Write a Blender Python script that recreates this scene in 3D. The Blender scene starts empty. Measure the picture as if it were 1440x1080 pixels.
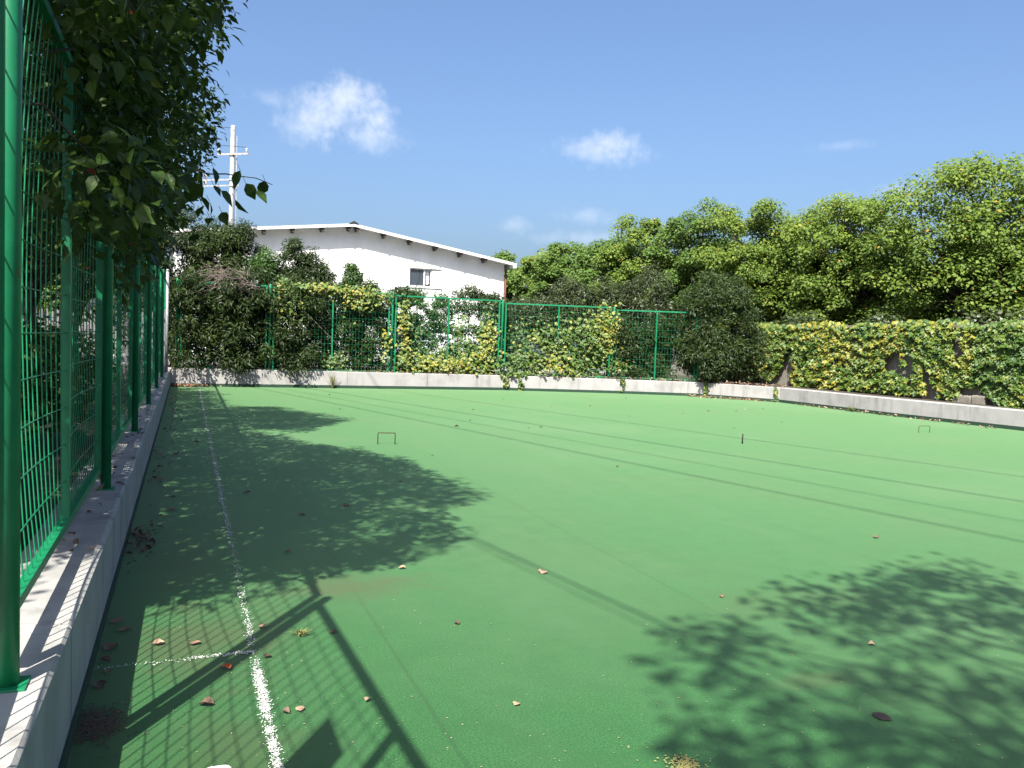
import bpy, bmesh, math, random, zlib
import numpy as np
from mathutils import Matrix, Vector, Euler
scene = bpy.context.scene
COL = scene.collection
R = math.radians
rng = np.random.default_rng(11)
random.seed(5)

# ------------------------------------------------------------------ camera, sky, sun, exposure
cam_d = bpy.data.cameras.new('camera')
cam_d.sensor_width = 36.0
cam_d.lens = 36.0 * 1190.0 / 1440.0
cam_d.clip_start = 0.05
cam_d.clip_end = 3000.0
cam = bpy.data.objects.new('camera', cam_d)
COL.objects.link(cam)
cam.matrix_world = (Matrix.Translation((0, 0, 1.6)) @ Matrix.Rotation(R(-21.1), 4, 'Z')
                    @ Matrix.Rotation(R(90 - 3.03), 4, 'X') @ Matrix.Rotation(R(2.0), 4, 'Z'))
scene.camera = cam

SX, SY = 0.46, 0.71                       # how far light travels in x and y while it drops 1 m
SUN_ELEV = math.atan2(1.0, math.hypot(SX, SY))
to_sun = Vector((-SX, -SY, 1.0)).normalized()
world = bpy.data.worlds.new('World')
scene.world = world
world.use_nodes = True
wn, wl = world.node_tree.nodes, world.node_tree.links
wn.clear()
SKY_STRENGTH = 0.081
def wnode(t, **kw):
    n = wn.new(t)
    for k, v in kw.items(): setattr(n, k, v)
    return n
w_out = wnode('ShaderNodeOutputWorld')
w_bg = wnode('ShaderNodeBackground')
w_bg.inputs['Strength'].default_value = SKY_STRENGTH
sky = wnode('ShaderNodeTexSky', sky_type='NISHITA', sun_disc=False)
sky.sun_elevation = SUN_ELEV
sky.sun_rotation = math.atan2(to_sun.x, to_sun.y)
sky.altitude = 30.0
sky.air_density = 1.0
sky.dust_density = 4.6
sky.ozone_density = 7.0
# small fair-weather clouds, at infinity
CLOUDS = [  # azimuth to the right of +y, elevation, half width, half height (degrees), density
    (8.9, 13.9, 2.4, 1.5, 0.40), (7.0, 13.0, 2.2, 1.0, 0.28), (10.8, 12.6, 2.1, 0.8, 0.36), (9.5, 15.2, 1.5, 1.1, 0.46), (5.0, 14.4, 1.5, 0.5, 0.22),
    (26.4, 12.5, 2.3, 0.8, 0.38), (27.4, 12.9, 1.4, 0.7, 0.35),
    (25.7, 8.4, 1.6, 0.5, 0.22), (45.4, 9.6, 1.9, 0.5, 0.3), (20.9, 7.6, 1.0, 0.4, 0.2),
    (38.9, 23.3, 2.1, 0.7, 0.2), (41.5, 12.6, 1.3, 0.3, 0.16), (25.6, 6.9, 3.0, 0.4, 0.22)]
tc = wnode('ShaderNodeTexCoord')
nz = wnode('ShaderNodeTexNoise')
nz.inputs['Scale'].default_value = 22.0
nz.inputs['Detail'].default_value = 7.0
nz.inputs['Roughness'].default_value = 0.62
wl.new(tc.outputs['Generated'], nz.inputs['Vector'])
nz2 = wnode('ShaderNodeTexNoise')
nz2.inputs['Scale'].default_value = 75.0
nz2.inputs['Detail'].default_value = 5.0
wl.new(tc.outputs['Generated'], nz2.inputs['Vector'])
sep = wnode('ShaderNodeSeparateXYZ')
wl.new(tc.outputs['Generated'], sep.inputs[0])
def wm(op, a, b=None, c=None):
    n = wnode('ShaderNodeMath', operation=op)
    for i, v in enumerate((a, b, c)):
        if v is None: continue
        if isinstance(v, (int, float)): n.inputs[i].default_value = v
        else: wl.new(v, n.inputs[i])
    return n.outputs[0]
az = wm('ARCTAN2', sep.outputs[0], sep.outputs[1])
el = wm('ARCSINE', sep.outputs[2])
nsum = wm('ADD', wm('SUBTRACT', nz.outputs['Fac'], 0.5), wm('MULTIPLY', wm('SUBTRACT', nz2.outputs['Fac'], 0.5), 0.45))
cloud = None
for (a, e, wa, he, dens) in CLOUDS:
    dx = wm('DIVIDE', wm('SUBTRACT', az, R(a)), R(wa) / math.cos(R(e)))
    dy = wm('DIVIDE', wm('SUBTRACT', el, R(e)), R(he))
    d2 = wm('ADD', wm('MULTIPLY', dx, dx), wm('MULTIPLY', dy, dy))
    d = wm('ADD', wm('SQRT', d2), wm('MULTIPLY', nsum, -3.2))
    mr = wnode('ShaderNodeMapRange', interpolation_type='SMOOTHSTEP')
    wl.new(d, mr.inputs[0])
    mr.inputs[1].default_value = 1.6; mr.inputs[2].default_value = -0.25
    mr.inputs[3].default_value = 0.0; mr.inputs[4].default_value = dens
    cloud = mr.outputs[0] if cloud is None else wm('SUBTRACT', 1.0, wm('MULTIPLY', wm('SUBTRACT', 1.0, cloud), wm('SUBTRACT', 1.0, mr.outputs[0])))
cmix = wnode('ShaderNodeMix', data_type='RGBA')
wl.new(cloud, cmix.inputs['Factor'])
wl.new(sky.outputs[0], cmix.inputs['A'])
cmix.inputs['B'].default_value = (4.9, 5.15, 5.6, 1)
wl.new(cmix.outputs['Result'], w_bg.inputs['Color'])
wl.new(w_bg.outputs[0], w_out.inputs['Surface'])

sun_d = bpy.data.lights.new('sun', 'SUN')
sun_d.energy = 5.0
sun_d.angle = R(0.53)
sun_d.color = (1.0, 0.955, 0.88)
sun = bpy.data.objects.new('sun', sun_d)
COL.objects.link(sun)
sun.location = to_sun * 60
sun.rotation_euler = to_sun.to_track_quat('Z', 'Y').to_euler()

scene.view_settings.view_transform = 'Standard'
scene.view_settings.look = 'None'
scene.view_settings.exposure = 1.5
scene.view_settings.gamma = 1.0
scene.view_settings.use_curve_mapping = False
scene.cycles.max_bounces = 7
scene.cycles.transparent_max_bounces = 8
scene.cycles.use_denoising = True
scene.cycles.denoiser = 'OPENIMAGEDENOISE'
scene.cycles.denoising_input_passes = 'RGB_ALBEDO_NORMAL'
scene.cycles.denoising_prefilter = 'NONE'
scene.cycles.use_light_tree = False
scene.cycles.use_adaptive_sampling = True
scene.cycles.adaptive_threshold = 0.004

# ------------------------------------------------------------------ helpers: objects
def tag(o, label=None, cat=None, group=None, kind=None):
    if label: o['label'] = label
    if cat: o['category'] = cat
    if group: o['group'] = group
    if kind: o['kind'] = kind
    return o
def empty(name, loc=(0, 0, 0), rz=0.0):
    o = bpy.data.objects.new(name, None)
    COL.objects.link(o)
    o.location = loc
    o.rotation_euler = (0, 0, rz)
    o.empty_display_size = 0.2
    return o
def link_mesh(name, me, parent=None, loc=None):
    o = bpy.data.objects.new(name, me)
    COL.objects.link(o)
    if parent is not None: o.parent = parent
    if loc is not None: o.location = loc
    return o
class MB:
    """collects shapes and links them as one mesh"""
    def __init__(s): s.v, s.f, s.n = [], [], 0
    def add(s, v, f):
        v = [tuple(p) for p in v]
        s.v += v
        s.f += [tuple(i + s.n for i in q) for q in f]
        s.n += len(v)
        return s
    def box(s, x0, x1, y0, y1, z0, z1, M=None):
        v = [(x, y, z) for z in (z0, z1) for y in (y0, y1) for x in (x0, x1)]
        if M is not None: v = [tuple(M @ Vector(p)) for p in v]
        return s.add(v, [(0, 2, 3, 1), (4, 5, 7, 6), (0, 1, 5, 4), (2, 6, 7, 3), (0, 4, 6, 2), (1, 3, 7, 5)])
    def bar(s, a, b, w, h):
        """rectangular bar from a to b, w across (horizontal), h the other way"""
        a, b = Vector(a), Vector(b)
        d = (b - a).normalized()
        up = Vector((0, 0, 1)) if abs(d.z) < 0.9 else Vector((0, 1, 0))
        sx = d.cross(up).normalized() * (w / 2)
        sz = sx.cross(d).normalized() * (h / 2)
        v = [p + i * sx + j * sz for p in (a, b) for (i, j) in ((-1, -1), (1, -1), (1, 1), (-1, 1))]
        return s.add(v, [(3, 2, 1, 0), (4, 5, 6, 7), (0, 1, 5, 4), (1, 2, 6, 5), (2, 3, 7, 6), (3, 0, 4, 7)])
    def tube(s, pts, rad, k=8, caps=True):
        pts = [Vector(p) for p in pts]
        n = len(pts)
        if not hasattr(rad, '__len__'): rad = [rad] * n
        v, f = [], []
        t0 = (pts[1] - pts[0]).normalized()
        u = t0.orthogonal().normalized()
        for i in range(n):
            t = (pts[min(i + 1, n - 1)] - pts[max(i - 1, 0)]).normalized()
            u = (u - t * u.dot(t))
            u = u.normalized() if u.length > 1e-6 else t.orthogonal().normalized()
            w = t.cross(u)
            for j in range(k):
                a = 2 * math.pi * j / k
                v.append(pts[i] + (u * math.cos(a) + w * math.sin(a)) * rad[i])
        for i in range(n - 1):
            for j in range(k):
                f.append((i * k + j, i * k + (j + 1) % k, (i + 1) * k + (j + 1) % k, (i + 1) * k + j))
        if caps:
            f.append(tuple(range(k - 1, -1, -1)))
            f.append(tuple((n - 1) * k + j for j in range(k)))
        return s.add(v, f)
    def mesh(s, name, mat=None, smooth=False, bevel=0.0):
        me = bpy.data.meshes.new(name)
        me.from_pydata(s.v, [], s.f)
        if bevel > 0:
            bm = bmesh.new(); bm.from_mesh(me)
            bmesh.ops.bevel(bm, geom=bm.edges[:], offset=bevel, segments=2, affect='EDGES', profile=0.6)
            bm.to_mesh(me); bm.free()
        if smooth: me.polygons.foreach_set('use_smooth', [True] * len(me.polygons))
        if mat: me.materials.append(mat)
        me.update()
        return me
    def build(s, name, mat=None, parent=None, smooth=False, bevel=0.0, loc=None):
        return link_mesh(name, s.mesh(name, mat, smooth, bevel), parent, loc)
def np_mesh(name, V, F, mat, tint=None, smooth=False):
    """fast mesh: V (n,3); F (m,k) with one k; tint one value per face"""
    me = bpy.data.meshes.new(name)
    m, k = F.shape
    me.vertices.add(len(V)); me.vertices.foreach_set('co', np.ascontiguousarray(V, np.float32).ravel())
    me.loops.add(m * k); me.loops.foreach_set('vertex_index', np.ascontiguousarray(F, np.int32).ravel())
    me.polygons.add(m)
    me.polygons.foreach_set('loop_start', np.arange(0, m * k, k, dtype=np.int32))
    me.polygons.foreach_set('use_smooth', np.full(m, smooth))
    if tint is not None:
        a = me.attributes.new('tint', 'FLOAT', 'FACE')
        a.data.foreach_set('value', np.ascontiguousarray(tint, np.float32))
    if mat: me.materials.append(mat)
    me.update(calc_edges=True)
    return me

# ------------------------------------------------------------------ helpers: materials
def new_mat(name):
    m = bpy.data.materials.new(name)
    m.use_nodes = True
    return m, m.node_tree.nodes, m.node_tree.links, m.node_tree.nodes['Principled BSDF']
K = 1.0          # overall scale of the base colours that follow
def ramp(n, stops):
    r = n.new('ShaderNodeValToRGB')
    while len(r.color_ramp.elements) < len(stops): r.color_ramp.elements.new(0.5)
    for e, (p, c) in zip(r.color_ramp.elements, stops):
        e.position = p
        e.color = (*(x * K for x in c), 1)
    return r
def noise(n, l, scale, detail=4, rough=0.55, vec=None, coord='Object', stretch=None):
    t = n.new('ShaderNodeTexNoise')
    t.inputs['Scale'].default_value = scale
    t.inputs['Detail'].default_value = detail
    t.inputs['Roughness'].default_value = rough
    if vec is None:
        c = n.new('ShaderNodeTexCoord')
        vec = c.outputs[coord]
    if stretch:
        mp = n.new('ShaderNodeMapping')
        mp.inputs['Scale'].default_value = stretch
        l.new(vec, mp.inputs['Vector'])
        vec = mp.outputs[0]
    l.new(vec, t.inputs['Vector'])
    return t
def mixc(n, l, fac, a, b, mode='MIX'):
    x = n.new('ShaderNodeMix'); x.data_type = 'RGBA'; x.blend_type = mode
    for k, v in (('Factor', fac), ('A', a), ('B', b)):
        if isinstance(v, (int, float)): x.inputs[k].default_value = v
        elif isinstance(v, tuple): x.inputs[k].default_value = (*(q * K for q in v), 1)
        else: l.new(v, x.inputs[k])
    return x.outputs['Result']
def maprange(n, l, v, a, b, c=0.0, d=1.0, smooth=True):
    m = n.new('ShaderNodeMapRange')
    if smooth: m.interpolation_type = 'SMOOTHSTEP'
    l.new(v, m.inputs[0])
    for i, x in enumerate((a, b, c, d)): m.inputs[i + 1].default_value = x
    return m.outputs[0]
def bump(n, l, h, strength, dist, bsdf):
    b = n.new('ShaderNodeBump')
    b.inputs['Strength'].default_value = strength
    b.inputs['Distance'].default_value = dist
    l.new(h, b.inputs['Height'])
    l.new(b.outputs[0], bsdf.inputs['Normal'])
def simple(name, col, rough=0.6, var=0.15, scale=6.0, metallic=0.0, bumpy=0.0, spec=0.5, coord='Object'):
    m, n, l, b = new_mat(name)
    t = noise(n, l, scale, 5, coord=coord)
    lo = tuple(c * (1 - var) for c in col); hi = tuple(min(1, c * (1 + var)) for c in col)
    r = ramp(n, [(0.3, lo), (0.7, hi)])
    l.new(t.outputs['Fac'], r.inputs[0])
    l.new(r.outputs[0], b.inputs['Base Color'])
    b.inputs['Roughness'].default_value = rough
    b.inputs['Metallic'].default_value = metallic
    b.inputs['Specular IOR Level'].default_value = spec
    if bumpy: bump(n, l, t.outputs['Fac'], bumpy, 0.01, b)
    return m
def leaf_mat(name, stops, rough=0.42, trans=0.3, spec=0.45):
    m, n, l, b = new_mat(name)
    a = n.new('ShaderNodeAttribute'); a.attribute_name = 'tint'
    r = ramp(n, stops)
    l.new(a.outputs['Fac'], r.inputs[0])
    l.new(r.outputs[0], b.inputs['Base Color'])
    b.inputs['Roughness'].default_value = rough
    b.inputs['Specular IOR Level'].default_value = spec
    tr = n.new('ShaderNodeBsdfTranslucent')
    hs = n.new('ShaderNodeHueSaturation')
    hs.inputs['Hue'].default_value = 0.487
    hs.inputs['Value'].default_value = 1.5
    l.new(r.outputs[0], hs.inputs['Color'])
    l.new(hs.outputs[0], tr.inputs['Color'])
    mx = n.new('ShaderNodeMixShader'); mx.inputs[0].default_value = trans
    l.new(b.outputs[0], mx.inputs[1]); l.new(tr.outputs[0], mx.inputs[2])
    l.new(mx.outputs[0], n['Material Output'].inputs['Surface'])
    return m

# ------------------------------------------------------------------ helpers: leaves
# templates lie in the xy plane, stem at the origin, tip along +y, length 1, slightly folded; faces are quads
def leaf_template(kind):
    if kind == 'ovate':
        V = [(0, 0, 0), (-.24, .22, .05), (0, .25, 0), (.24, .22, .05), (-.27, .5, .05), (0, .55, -.03), (.27, .5, .05), (0, 1, -.14)]
        F = [(0, 2, 1, 1), (0, 3, 2, 2), (1, 2, 5, 4), (2, 3, 6, 5), (4, 5, 7, 7), (5, 6, 7, 7)]
    elif kind == 'lance':
        V = [(0, 0, 0), (-.15, .45, .03), (0, .48, -.03), (.15, .45, .03), (0, 1, -.08)]
        F = [(0, 2, 4, 1), (0, 3, 4, 2)]
    elif kind == 'rhomb':
        V = [(0, 0, 0), (-.25, .28, .05), (.25, .28, .05), (-.22, .68, .02), (.22, .68, .02), (0, 1, -.1)]
        F = [(0, 2, 4, 1), (1, 4, 3, 3), (3, 4, 5, 5)]
    elif kind == 'ivy':       # three blunt lobes
        V = [(0, 0, 0), (-.34, .12, -.03), (-.52, .62, .04), (-.2, .6, 0), (0, 1.0, -.1), (.2, .6, 0), (.52, .62, .04), (.34, .12, -.03), (0, .45, .05)]
        F = [(0, 8, 3, 1), (1, 3, 2, 2), (8, 5, 4, 3), (0, 7, 5, 8), (7, 6, 5, 5)]
    V = np.array(V, float)
    Q = []
    for f in F:
        Q.append(f)
    return V, Q
TEMPL = {}
def templ_tris(kind):
    if kind not in TEMPL:
        V, Q = leaf_template(kind)
        T = []
        for q in Q:
            T.append((q[0], q[1], q[2]))
            if q[3] != q[2]: T.append((q[0], q[2], q[3]))
        TEMPL[kind] = (V, np.array(T))
    return TEMPL[kind]
def unit(a): return a / np.maximum(np.linalg.norm(a, axis=-1, keepdims=True), 1e-9)
def leaf_frames(nrm, tipdir):
    """columns x, y(tip), z(normal)"""
    z = unit(nrm)
    y = unit(tipdir - z * np.sum(tipdir * z, -1, keepdims=True))
    x = np.cross(y, z)
    return np.stack([x, y, z], -1)
def leaves_mesh(name, kind, P, M, S, tint, mat, origin=(0, 0, 0), wide=1.0):
    V, T = templ_tris(kind)
    V = V * np.array([wide, 1, 1])
    n, nv = len(P), len(V)
    W = np.einsum('nij,vj->nvi', M, V) * np.asarray(S)[:, None, None] + (P - np.array(origin))[:, None, :]
    F = (T[None] + (np.arange(n) * nv)[:, None, None]).reshape(-1, 3)
    return np_mesh(name, W.reshape(-1, 3), F, mat, np.repeat(tint, len(T)))
def rdir(n):
    return unit(rng.normal(size=(n, 3)))
def clump_leaves(C, rad, per, up=0.55, outw=0.7, jit=0.55, droop=0.35, shell=0.55, flat=0.8, sunny=0.35):
    """leaves through clumps: C (k,3), rad (k,), per leaves each -> P, M"""
    k = len(C)
    idx = np.repeat(np.arange(k), per)
    d = rdir(len(idx))
    r = (shell + (1 - shell) * rng.random(len(idx)) ** 0.5)
    r = np.where(rng.random(len(idx)) < 0.25, rng.random(len(idx)) ** 0.33, r)
    off = d * r[:, None] * rad[idx][:, None] * np.array([1, 1, flat])
    P = C[idx] + off
    nrm = d * outw + np.array([0, 0, up]) + sunny * np.array([-.35, -.54, .76]) + rng.normal(size=P.shape) * jit
    tip = d + np.array([0, 0, -droop]) + rng.normal(size=P.shape) * 0.6
    return P, leaf_frames(nrm, tip), idx
CAM_P = np.array([0, 0, 1.6])
CAM_R = np.array(cam.matrix_world.to_3x3())
def in_view(P):
    q = (P - CAM_P) @ CAM_R
    d = -q[:, 2]
    ok = d > 0.2
    d2 = np.where(ok, d, 1)
    return ok & (np.abs(q[:, 0] / d2) < 0.6) & (np.abs(q[:, 1] / d2) < 0.45), d2
def single_leaves(name, kind, P, M, S, tint, mat, parent, origin, pick, wide=1.0, levels=5):
    """those picked become an object each (shared meshes), the rest is returned as a mask"""
    V, T = templ_tris(kind)
    V = V * np.array([wide, 1, 1])
    shared = [np_mesh(name, V, T, mat, np.full(len(T), (i + .5) / levels)) for i in range(levels)]
    o3 = np.array(origin)
    for i in pick:
        me = shared[min(levels - 1, int(tint[i] * levels))]
        o = bpy.data.objects.new(name, me)
        COL.objects.link(o)
        o.parent = parent
        Mx = Matrix(M[i].tolist()).to_4x4()
        o.matrix_local = Matrix.Translation(Vector(P[i] - o3)) @ Mx @ Matrix.Scale(float(S[i]), 4)
    keep = np.ones(len(P), bool)
    keep[pick] = False
    return keep
def branch_pts(a, b, sag=0.1, n=6, wob=0.06):
    a, b = np.array(a, float), np.array(b, float)
    t = np.linspace(0, 1, n)[:, None]
    p = a + (b - a) * t
    L = np.linalg.norm(b - a)
    p[:, 2] += np.sin(t[:, 0] * np.pi) * sag * L
    p[1:-1] += rng.normal(size=(n - 2, 3)) * wob * L * 0.5
    return p

# ------------------------------------------------------------------ materials
def turf_material():
    m, n, l, b = new_mat('artificial_turf')
    co = n.new('ShaderNodeTexCoord').outputs['Object']
    fine = noise(n, l, 210, 3, 0.7, vec=co)
    mid = noise(n, l, 34, 4, 0.6, vec=co)
    big = noise(n, l, 0.55, 4, 0.55, vec=co)
    strip = noise(n, l, 1.0, 3, 0.5, vec=co, stretch=(2.6, 0.12, 1))
    r = ramp(n, [(0.2, (0.016, 0.135, 0.030)), (0.5, (0.036, 0.215, 0.052)), (0.8, (0.085, 0.300, 0.085))])
    l.new(fine.outputs['Fac'], r.inputs[0])
    c = mixc(n, l, maprange(n, l, mid.outputs['Fac'], 0.35, 0.7, 0, 0.5), r.outputs[0], (0.045, 0.215, 0.058))
    gr = noise(n, l, 105, 2, 0.5, vec=co)
    c = mixc(n, l, maprange(n, l, gr.outputs['Fac'], 0.44, 0.66, 0, 0.8), c, (0.018, 0.105, 0.028))
    gr2 = noise(n, l, 120, 2, 0.5, vec=co, stretch=(1, 1.3, 3))
    c = mixc(n, l, maprange(n, l, gr2.outputs['Fac'], 0.52, 0.70, 0, 0.85), c, (0.12, 0.34, 0.12))
    c = mixc(n, l, maprange(n, l, big.outputs['Fac'], 0.4, 0.68, 0, 0.55), c, (0.075, 0.19, 0.065))
    c = mixc(n, l, maprange(n, l, strip.outputs['Fac'], 0.45, 0.7, 0, 0.3), c, (0.085, 0.215, 0.08))
    med = noise(n, l, 4.5, 5, 0.65, vec=co)
    c = mixc(n, l, maprange(n, l, med.outputs['Fac'], 0.42, 0.62, 0, 0.42), c, (0.032, 0.165, 0.042))
    fade = noise(n, l, 0.22, 5, 0.6, vec=co)
    c = mixc(n, l, maprange(n, l, fade.outputs['Fac'], 0.48, 0.66, 0, 0.5), c, (0.10, 0.235, 0.095))
    seam = n.new('ShaderNodeTexWave'); seam.wave_type = 'BANDS'; seam.bands_direction = 'X'; seam.wave_profile = 'SIN'
    seam.inputs['Scale'].default_value = 0.157; seam.inputs['Distortion'].default_value = 0.12; seam.inputs['Detail'].default_value = 1.0
    l.new(co, seam.inputs['Vector'])
    c = mixc(n, l, maprange(n, l, seam.outputs['Fac'], 0.9994, 1.0, 0, 0.35), c, (0.03, 0.09, 0.03))
    # worn, dirty patches with a shape of their own
    sp = n.new('ShaderNodeSeparateXYZ'); l.new(co, sp.inputs[0])
    wob = noise(n, l, 3.2, 5, 0.6, vec=co)
    total = None
    def mth(op, a, b_):
        q = n.new('ShaderNodeMath'); q.operation = op
        for i, v in enumerate((a, b_)):
            if isinstance(v, (int, float)): q.inputs[i].default_value = v
            else: l.new(v, q.inputs[i])
        return q.outputs[0]
    for (x, y, wx, wy, s) in ((1.02, 5.3, 0.55, 0.34, .75), (0.1, 4.55, 0.42, 0.75, .72), (0.2, 3.3, 0.3, 0.4, .45), (-0.33, 3.66, 0.12, 0.16, .9),
                              (-0.3, 6.9, 0.16, 0.5, .7), (2.9, 3.2, 0.3, 0.12, .5), (3.6, 4.3, .9, .35, .25), (0.0, 6.3, 0.3, 0.9, .5), (-0.25, 10.0, .2, 3.0, .5)):
        dx = mth('DIVIDE', mth('SUBTRACT', sp.outputs[0], x), wx)
        dy = mth('DIVIDE', mth('SUBTRACT', sp.outputs[1], y), wy)
        d = mth('SQRT', mth('ADD', mth('MULTIPLY', dx, dx), mth('MULTIPLY', dy, dy)), 0.0)
        d = mth('ADD', d, mth('MULTIPLY', mth('SUBTRACT', wob.outputs['Fac'], 0.5), 2.4))
        f = maprange(n, l, d, 1.15, 0.1, 0.0, s)
        total = f if total is None else mth('MAXIMUM', total, f)
    dirt = ramp(n, [(0.3, (0.05, 0.085, 0.03)), (0.7, (0.15, 0.17, 0.07))])
    l.new(fine.outputs['Fac'], dirt.inputs[0])
    c = mixc(n, l, total, c, dirt.outputs[0])
    l.new(c, b.inputs['Base Color'])
    b.inputs['Roughness'].default_value = 0.7
    b.inputs['Specular IOR Level'].default_value = 0.25
    vel = n.new('ShaderNodeBsdfSheen'); vel.distribution = 'ASHIKHMIN'
    b.inputs['Diffuse Roughness'].default_value = 1.0
    vel.inputs['Roughness'].default_value = 0.345
    vel.inputs['Color'].default_value = (0.112, 0.165, 0.082, 1)
    ads = n.new('ShaderNodeAddShader')
    l.new(b.outputs[0], ads.inputs[0]); l.new(vel.outputs[0], ads.inputs[1])
    l.new(ads.outputs[0], n['Material Output'].inputs['Surface'])
    hsum = mth('ADD', fine.outputs['Fac'], mth('MULTIPLY', mid.outputs['Fac'], 0.6))
    bump(n, l, hsum, 0.35, 0.005, b)
    return m
def concrete_material(name, col, dark):
    m, n, l, b = new_mat(name)
    co = n.new('ShaderNodeTexCoord').outputs['Object']
    a = noise(n, l, 2.2, 6, 0.62, vec=co)
    f = noise(n, l, 70, 4, 0.6, vec=co)
    st = noise(n, l, 3.0, 4, 0.6, vec=co, stretch=(2.0, 2.0, 0.25))
    r = ramp(n, [(0.28, dark), (0.5, col), (0.8, tuple(min(1, c * 1.12) for c in col))])
    l.new(a.outputs['Fac'], r.inputs[0])
    c = mixc(n, l, maprange(n, l, st.outputs['Fac'], 0.5, 0.74, 0, 0.6), r.outputs[0], tuple(c * 0.5 for c in col))
    c = mixc(n, l, maprange(n, l, f.outputs['Fac'], 0.58, 0.75, 0, 0.35), c, tuple(c * 0.7 for c in col))
    l.new(c, b.inputs['Base Color'])
    b.inputs['Roughness'].default_value = 0.85
    bump(n, l, f.outputs['Fac'], 0.35, 0.004, b)
    return m
M = {}
K = 0.497
K = 0.27
M['turf'] = turf_material()
K = 0.52
M['concrete'] = concrete_material('pale_concrete', (0.52, 0.51, 0.48), (0.38, 0.375, 0.35))
M['concrete_top'] = M['concrete']
def soil_material():
    m, n, l, b = new_mat('bed_soil')
    co = n.new('ShaderNodeTexCoord').outputs['Object']
    a = noise(n, l, 14, 6, 0.65, vec=co); g = noise(n, l, 0.35, 4, 0.6, vec=co)
    r = ramp(n, [(0.3, (0.035, 0.026, 0.018)), (0.55, (0.085, 0.062, 0.04)), (0.75, (0.17, 0.12, 0.075))])
    l.new(a.outputs['Fac'], r.inputs[0])
    c = mixc(n, l, maprange(n, l, g.outputs['Fac'], 0.45, 0.6, 0, 0.8), r.outputs[0], (0.05, 0.075, 0.025))
    l.new(c, b.inputs['Base Color']); b.inputs['Roughness'].default_value = 0.95
    bump(n, l, a.outputs['Fac'], 0.8, 0.05, b)
    return m
M['soil'] = soil_material()
M['yard'] = concrete_material('yard_concrete', (0.36, 0.355, 0.34), (0.26, 0.255, 0.24))
K = 0.693
def paint_green():
    m, n, l, b = new_mat('green_fence_paint')
    a = noise(n, l, 9, 5, 0.6); s = noise(n, l, 130, 2, 0.5); u = noise(n, l, 5.0, 6, 0.7)
    r = ramp(n, [(0.3, (0.004, 0.19, 0.075)), (0.7, (0.010, 0.255, 0.105))])
    l.new(a.outputs['Fac'], r.inputs[0])
    c = mixc(n, l, maprange(n, l, u.outputs['Fac'], 0.655, 0.70, 0, 0.85), r.outputs[0], (0.16, 0.05, 0.02))
    l.new(c, b.inputs['Base Color'])
    b.inputs['Roughness'].default_value = 0.42
    b.inputs['Specular IOR Level'].default_value = 0.5
    bump(n, l, s.outputs['Fac'], 0.15, 0.002, b)
    return m
M['green'] = paint_green()
K = 0.62
M['white_paint'] = simple('chalk_white', (0.72, 0.74, 0.68), 0.9, 0.12, 40)
K = 0.519
M['edging'] = simple('dark_green_edging', (0.014, 0.062, 0.028), 0.85, 0.25, 30)
M['rust'] = simple('rusty_steel', (0.085, 0.036, 0.018), 0.75, 0.5, 45, 0.3)
M['dark_steel'] = simple('dark_steel', (0.05, 0.04, 0.035), 0.6, 0.3, 30)
M['bark'] = simple('bark', (0.075, 0.06, 0.045), 0.9, 0.5, 18, bumpy=0.8)
M['pale_bark'] = simple('pale_twig_bark', (0.30, 0.235, 0.2), 0.9, 0.35, 30)
K = 0.990
def white_wall():
    m, n, l, b = new_mat('white_painted_brick')
    co = n.new('ShaderNodeTexCoord').outputs['Object']
    mp = n.new('ShaderNodeMapping'); mp.inputs['Rotation'].default_value = (R(90), 0, 0); l.new(co, mp.inputs[0])
    br = n.new('ShaderNodeTexBrick'); br.inputs['Scale'].default_value = 1.0
    br.inputs['Brick Width'].default_value = 0.25; br.inputs['Row Height'].default_value = 0.068; br.inputs['Mortar Size'].default_value = 0.006
    br.inputs['Color1'].default_value = (1, 1, 1, 1); br.inputs['Color2'].default_value = (0.85, 0.85, 0.85, 1); br.inputs['Mortar'].default_value = (0, 0, 0, 1)
    l.new(mp.outputs[0], br.inputs['Vector'])
    a = noise(n, l, 1.2, 6, 0.65, vec=co); st = noise(n, l, 2.0, 5, 0.6, vec=co, stretch=(2.5, 2.5, .2))
    r = ramp(n, [(0.3, (0.56, 0.555, 0.53)), (0.65, (0.66, 0.655, 0.63))])
    l.new(a.outputs['Fac'], r.inputs[0])
    c = mixc(n, l, maprange(n, l, st.outputs['Fac'], 0.55, 0.8, 0, 0.3), r.outputs[0], (0.42, 0.41, 0.37))
    l.new(c, b.inputs['Base Color']); b.inputs['Roughness'].default_value = 0.8
    pass
    return m
M['wall'] = white_wall()
M['roof'] = simple('pale_roof_sheet', (0.62, 0.63, 0.62), 0.5, 0.08, 3)
M['fascia'] = simple('white_fascia', (0.56, 0.56, 0.54), 0.55, 0.06, 5)
K = 0.606
M['purlin'] = simple('dark_purlin_steel', (0.06, 0.045, 0.035), 0.7, 0.3, 20)
M['redpipe'] = simple('dark_red_pipe', (0.14, 0.03, 0.022), 0.6, 0.25, 12)
M['black'] = simple('dark_vent', (0.02, 0.02, 0.022), 0.6, 0.2, 10)
def glass():
    m, n, l, b = new_mat('window_glass')
    b.inputs['Base Color'].default_value = (0.035, 0.045, 0.055, 1)
    b.inputs['Roughness'].default_value = 0.06
    b.inputs['Specular IOR Level'].default_value = 0.7
    return m
M['glass'] = glass()
K = 0.891
M['curtain'] = simple('white_curtain', (0.68, 0.67, 0.64), 0.9, 0.1, 30)
M['carwhite'] = simple('white_car_paint', (0.74, 0.75, 0.76), 0.25, 0.03, 2)
K = 0.519
M['cargrey'] = simple('blue_grey_car_paint', (0.12, 0.15, 0.21), 0.25, 0.05, 2)
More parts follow.
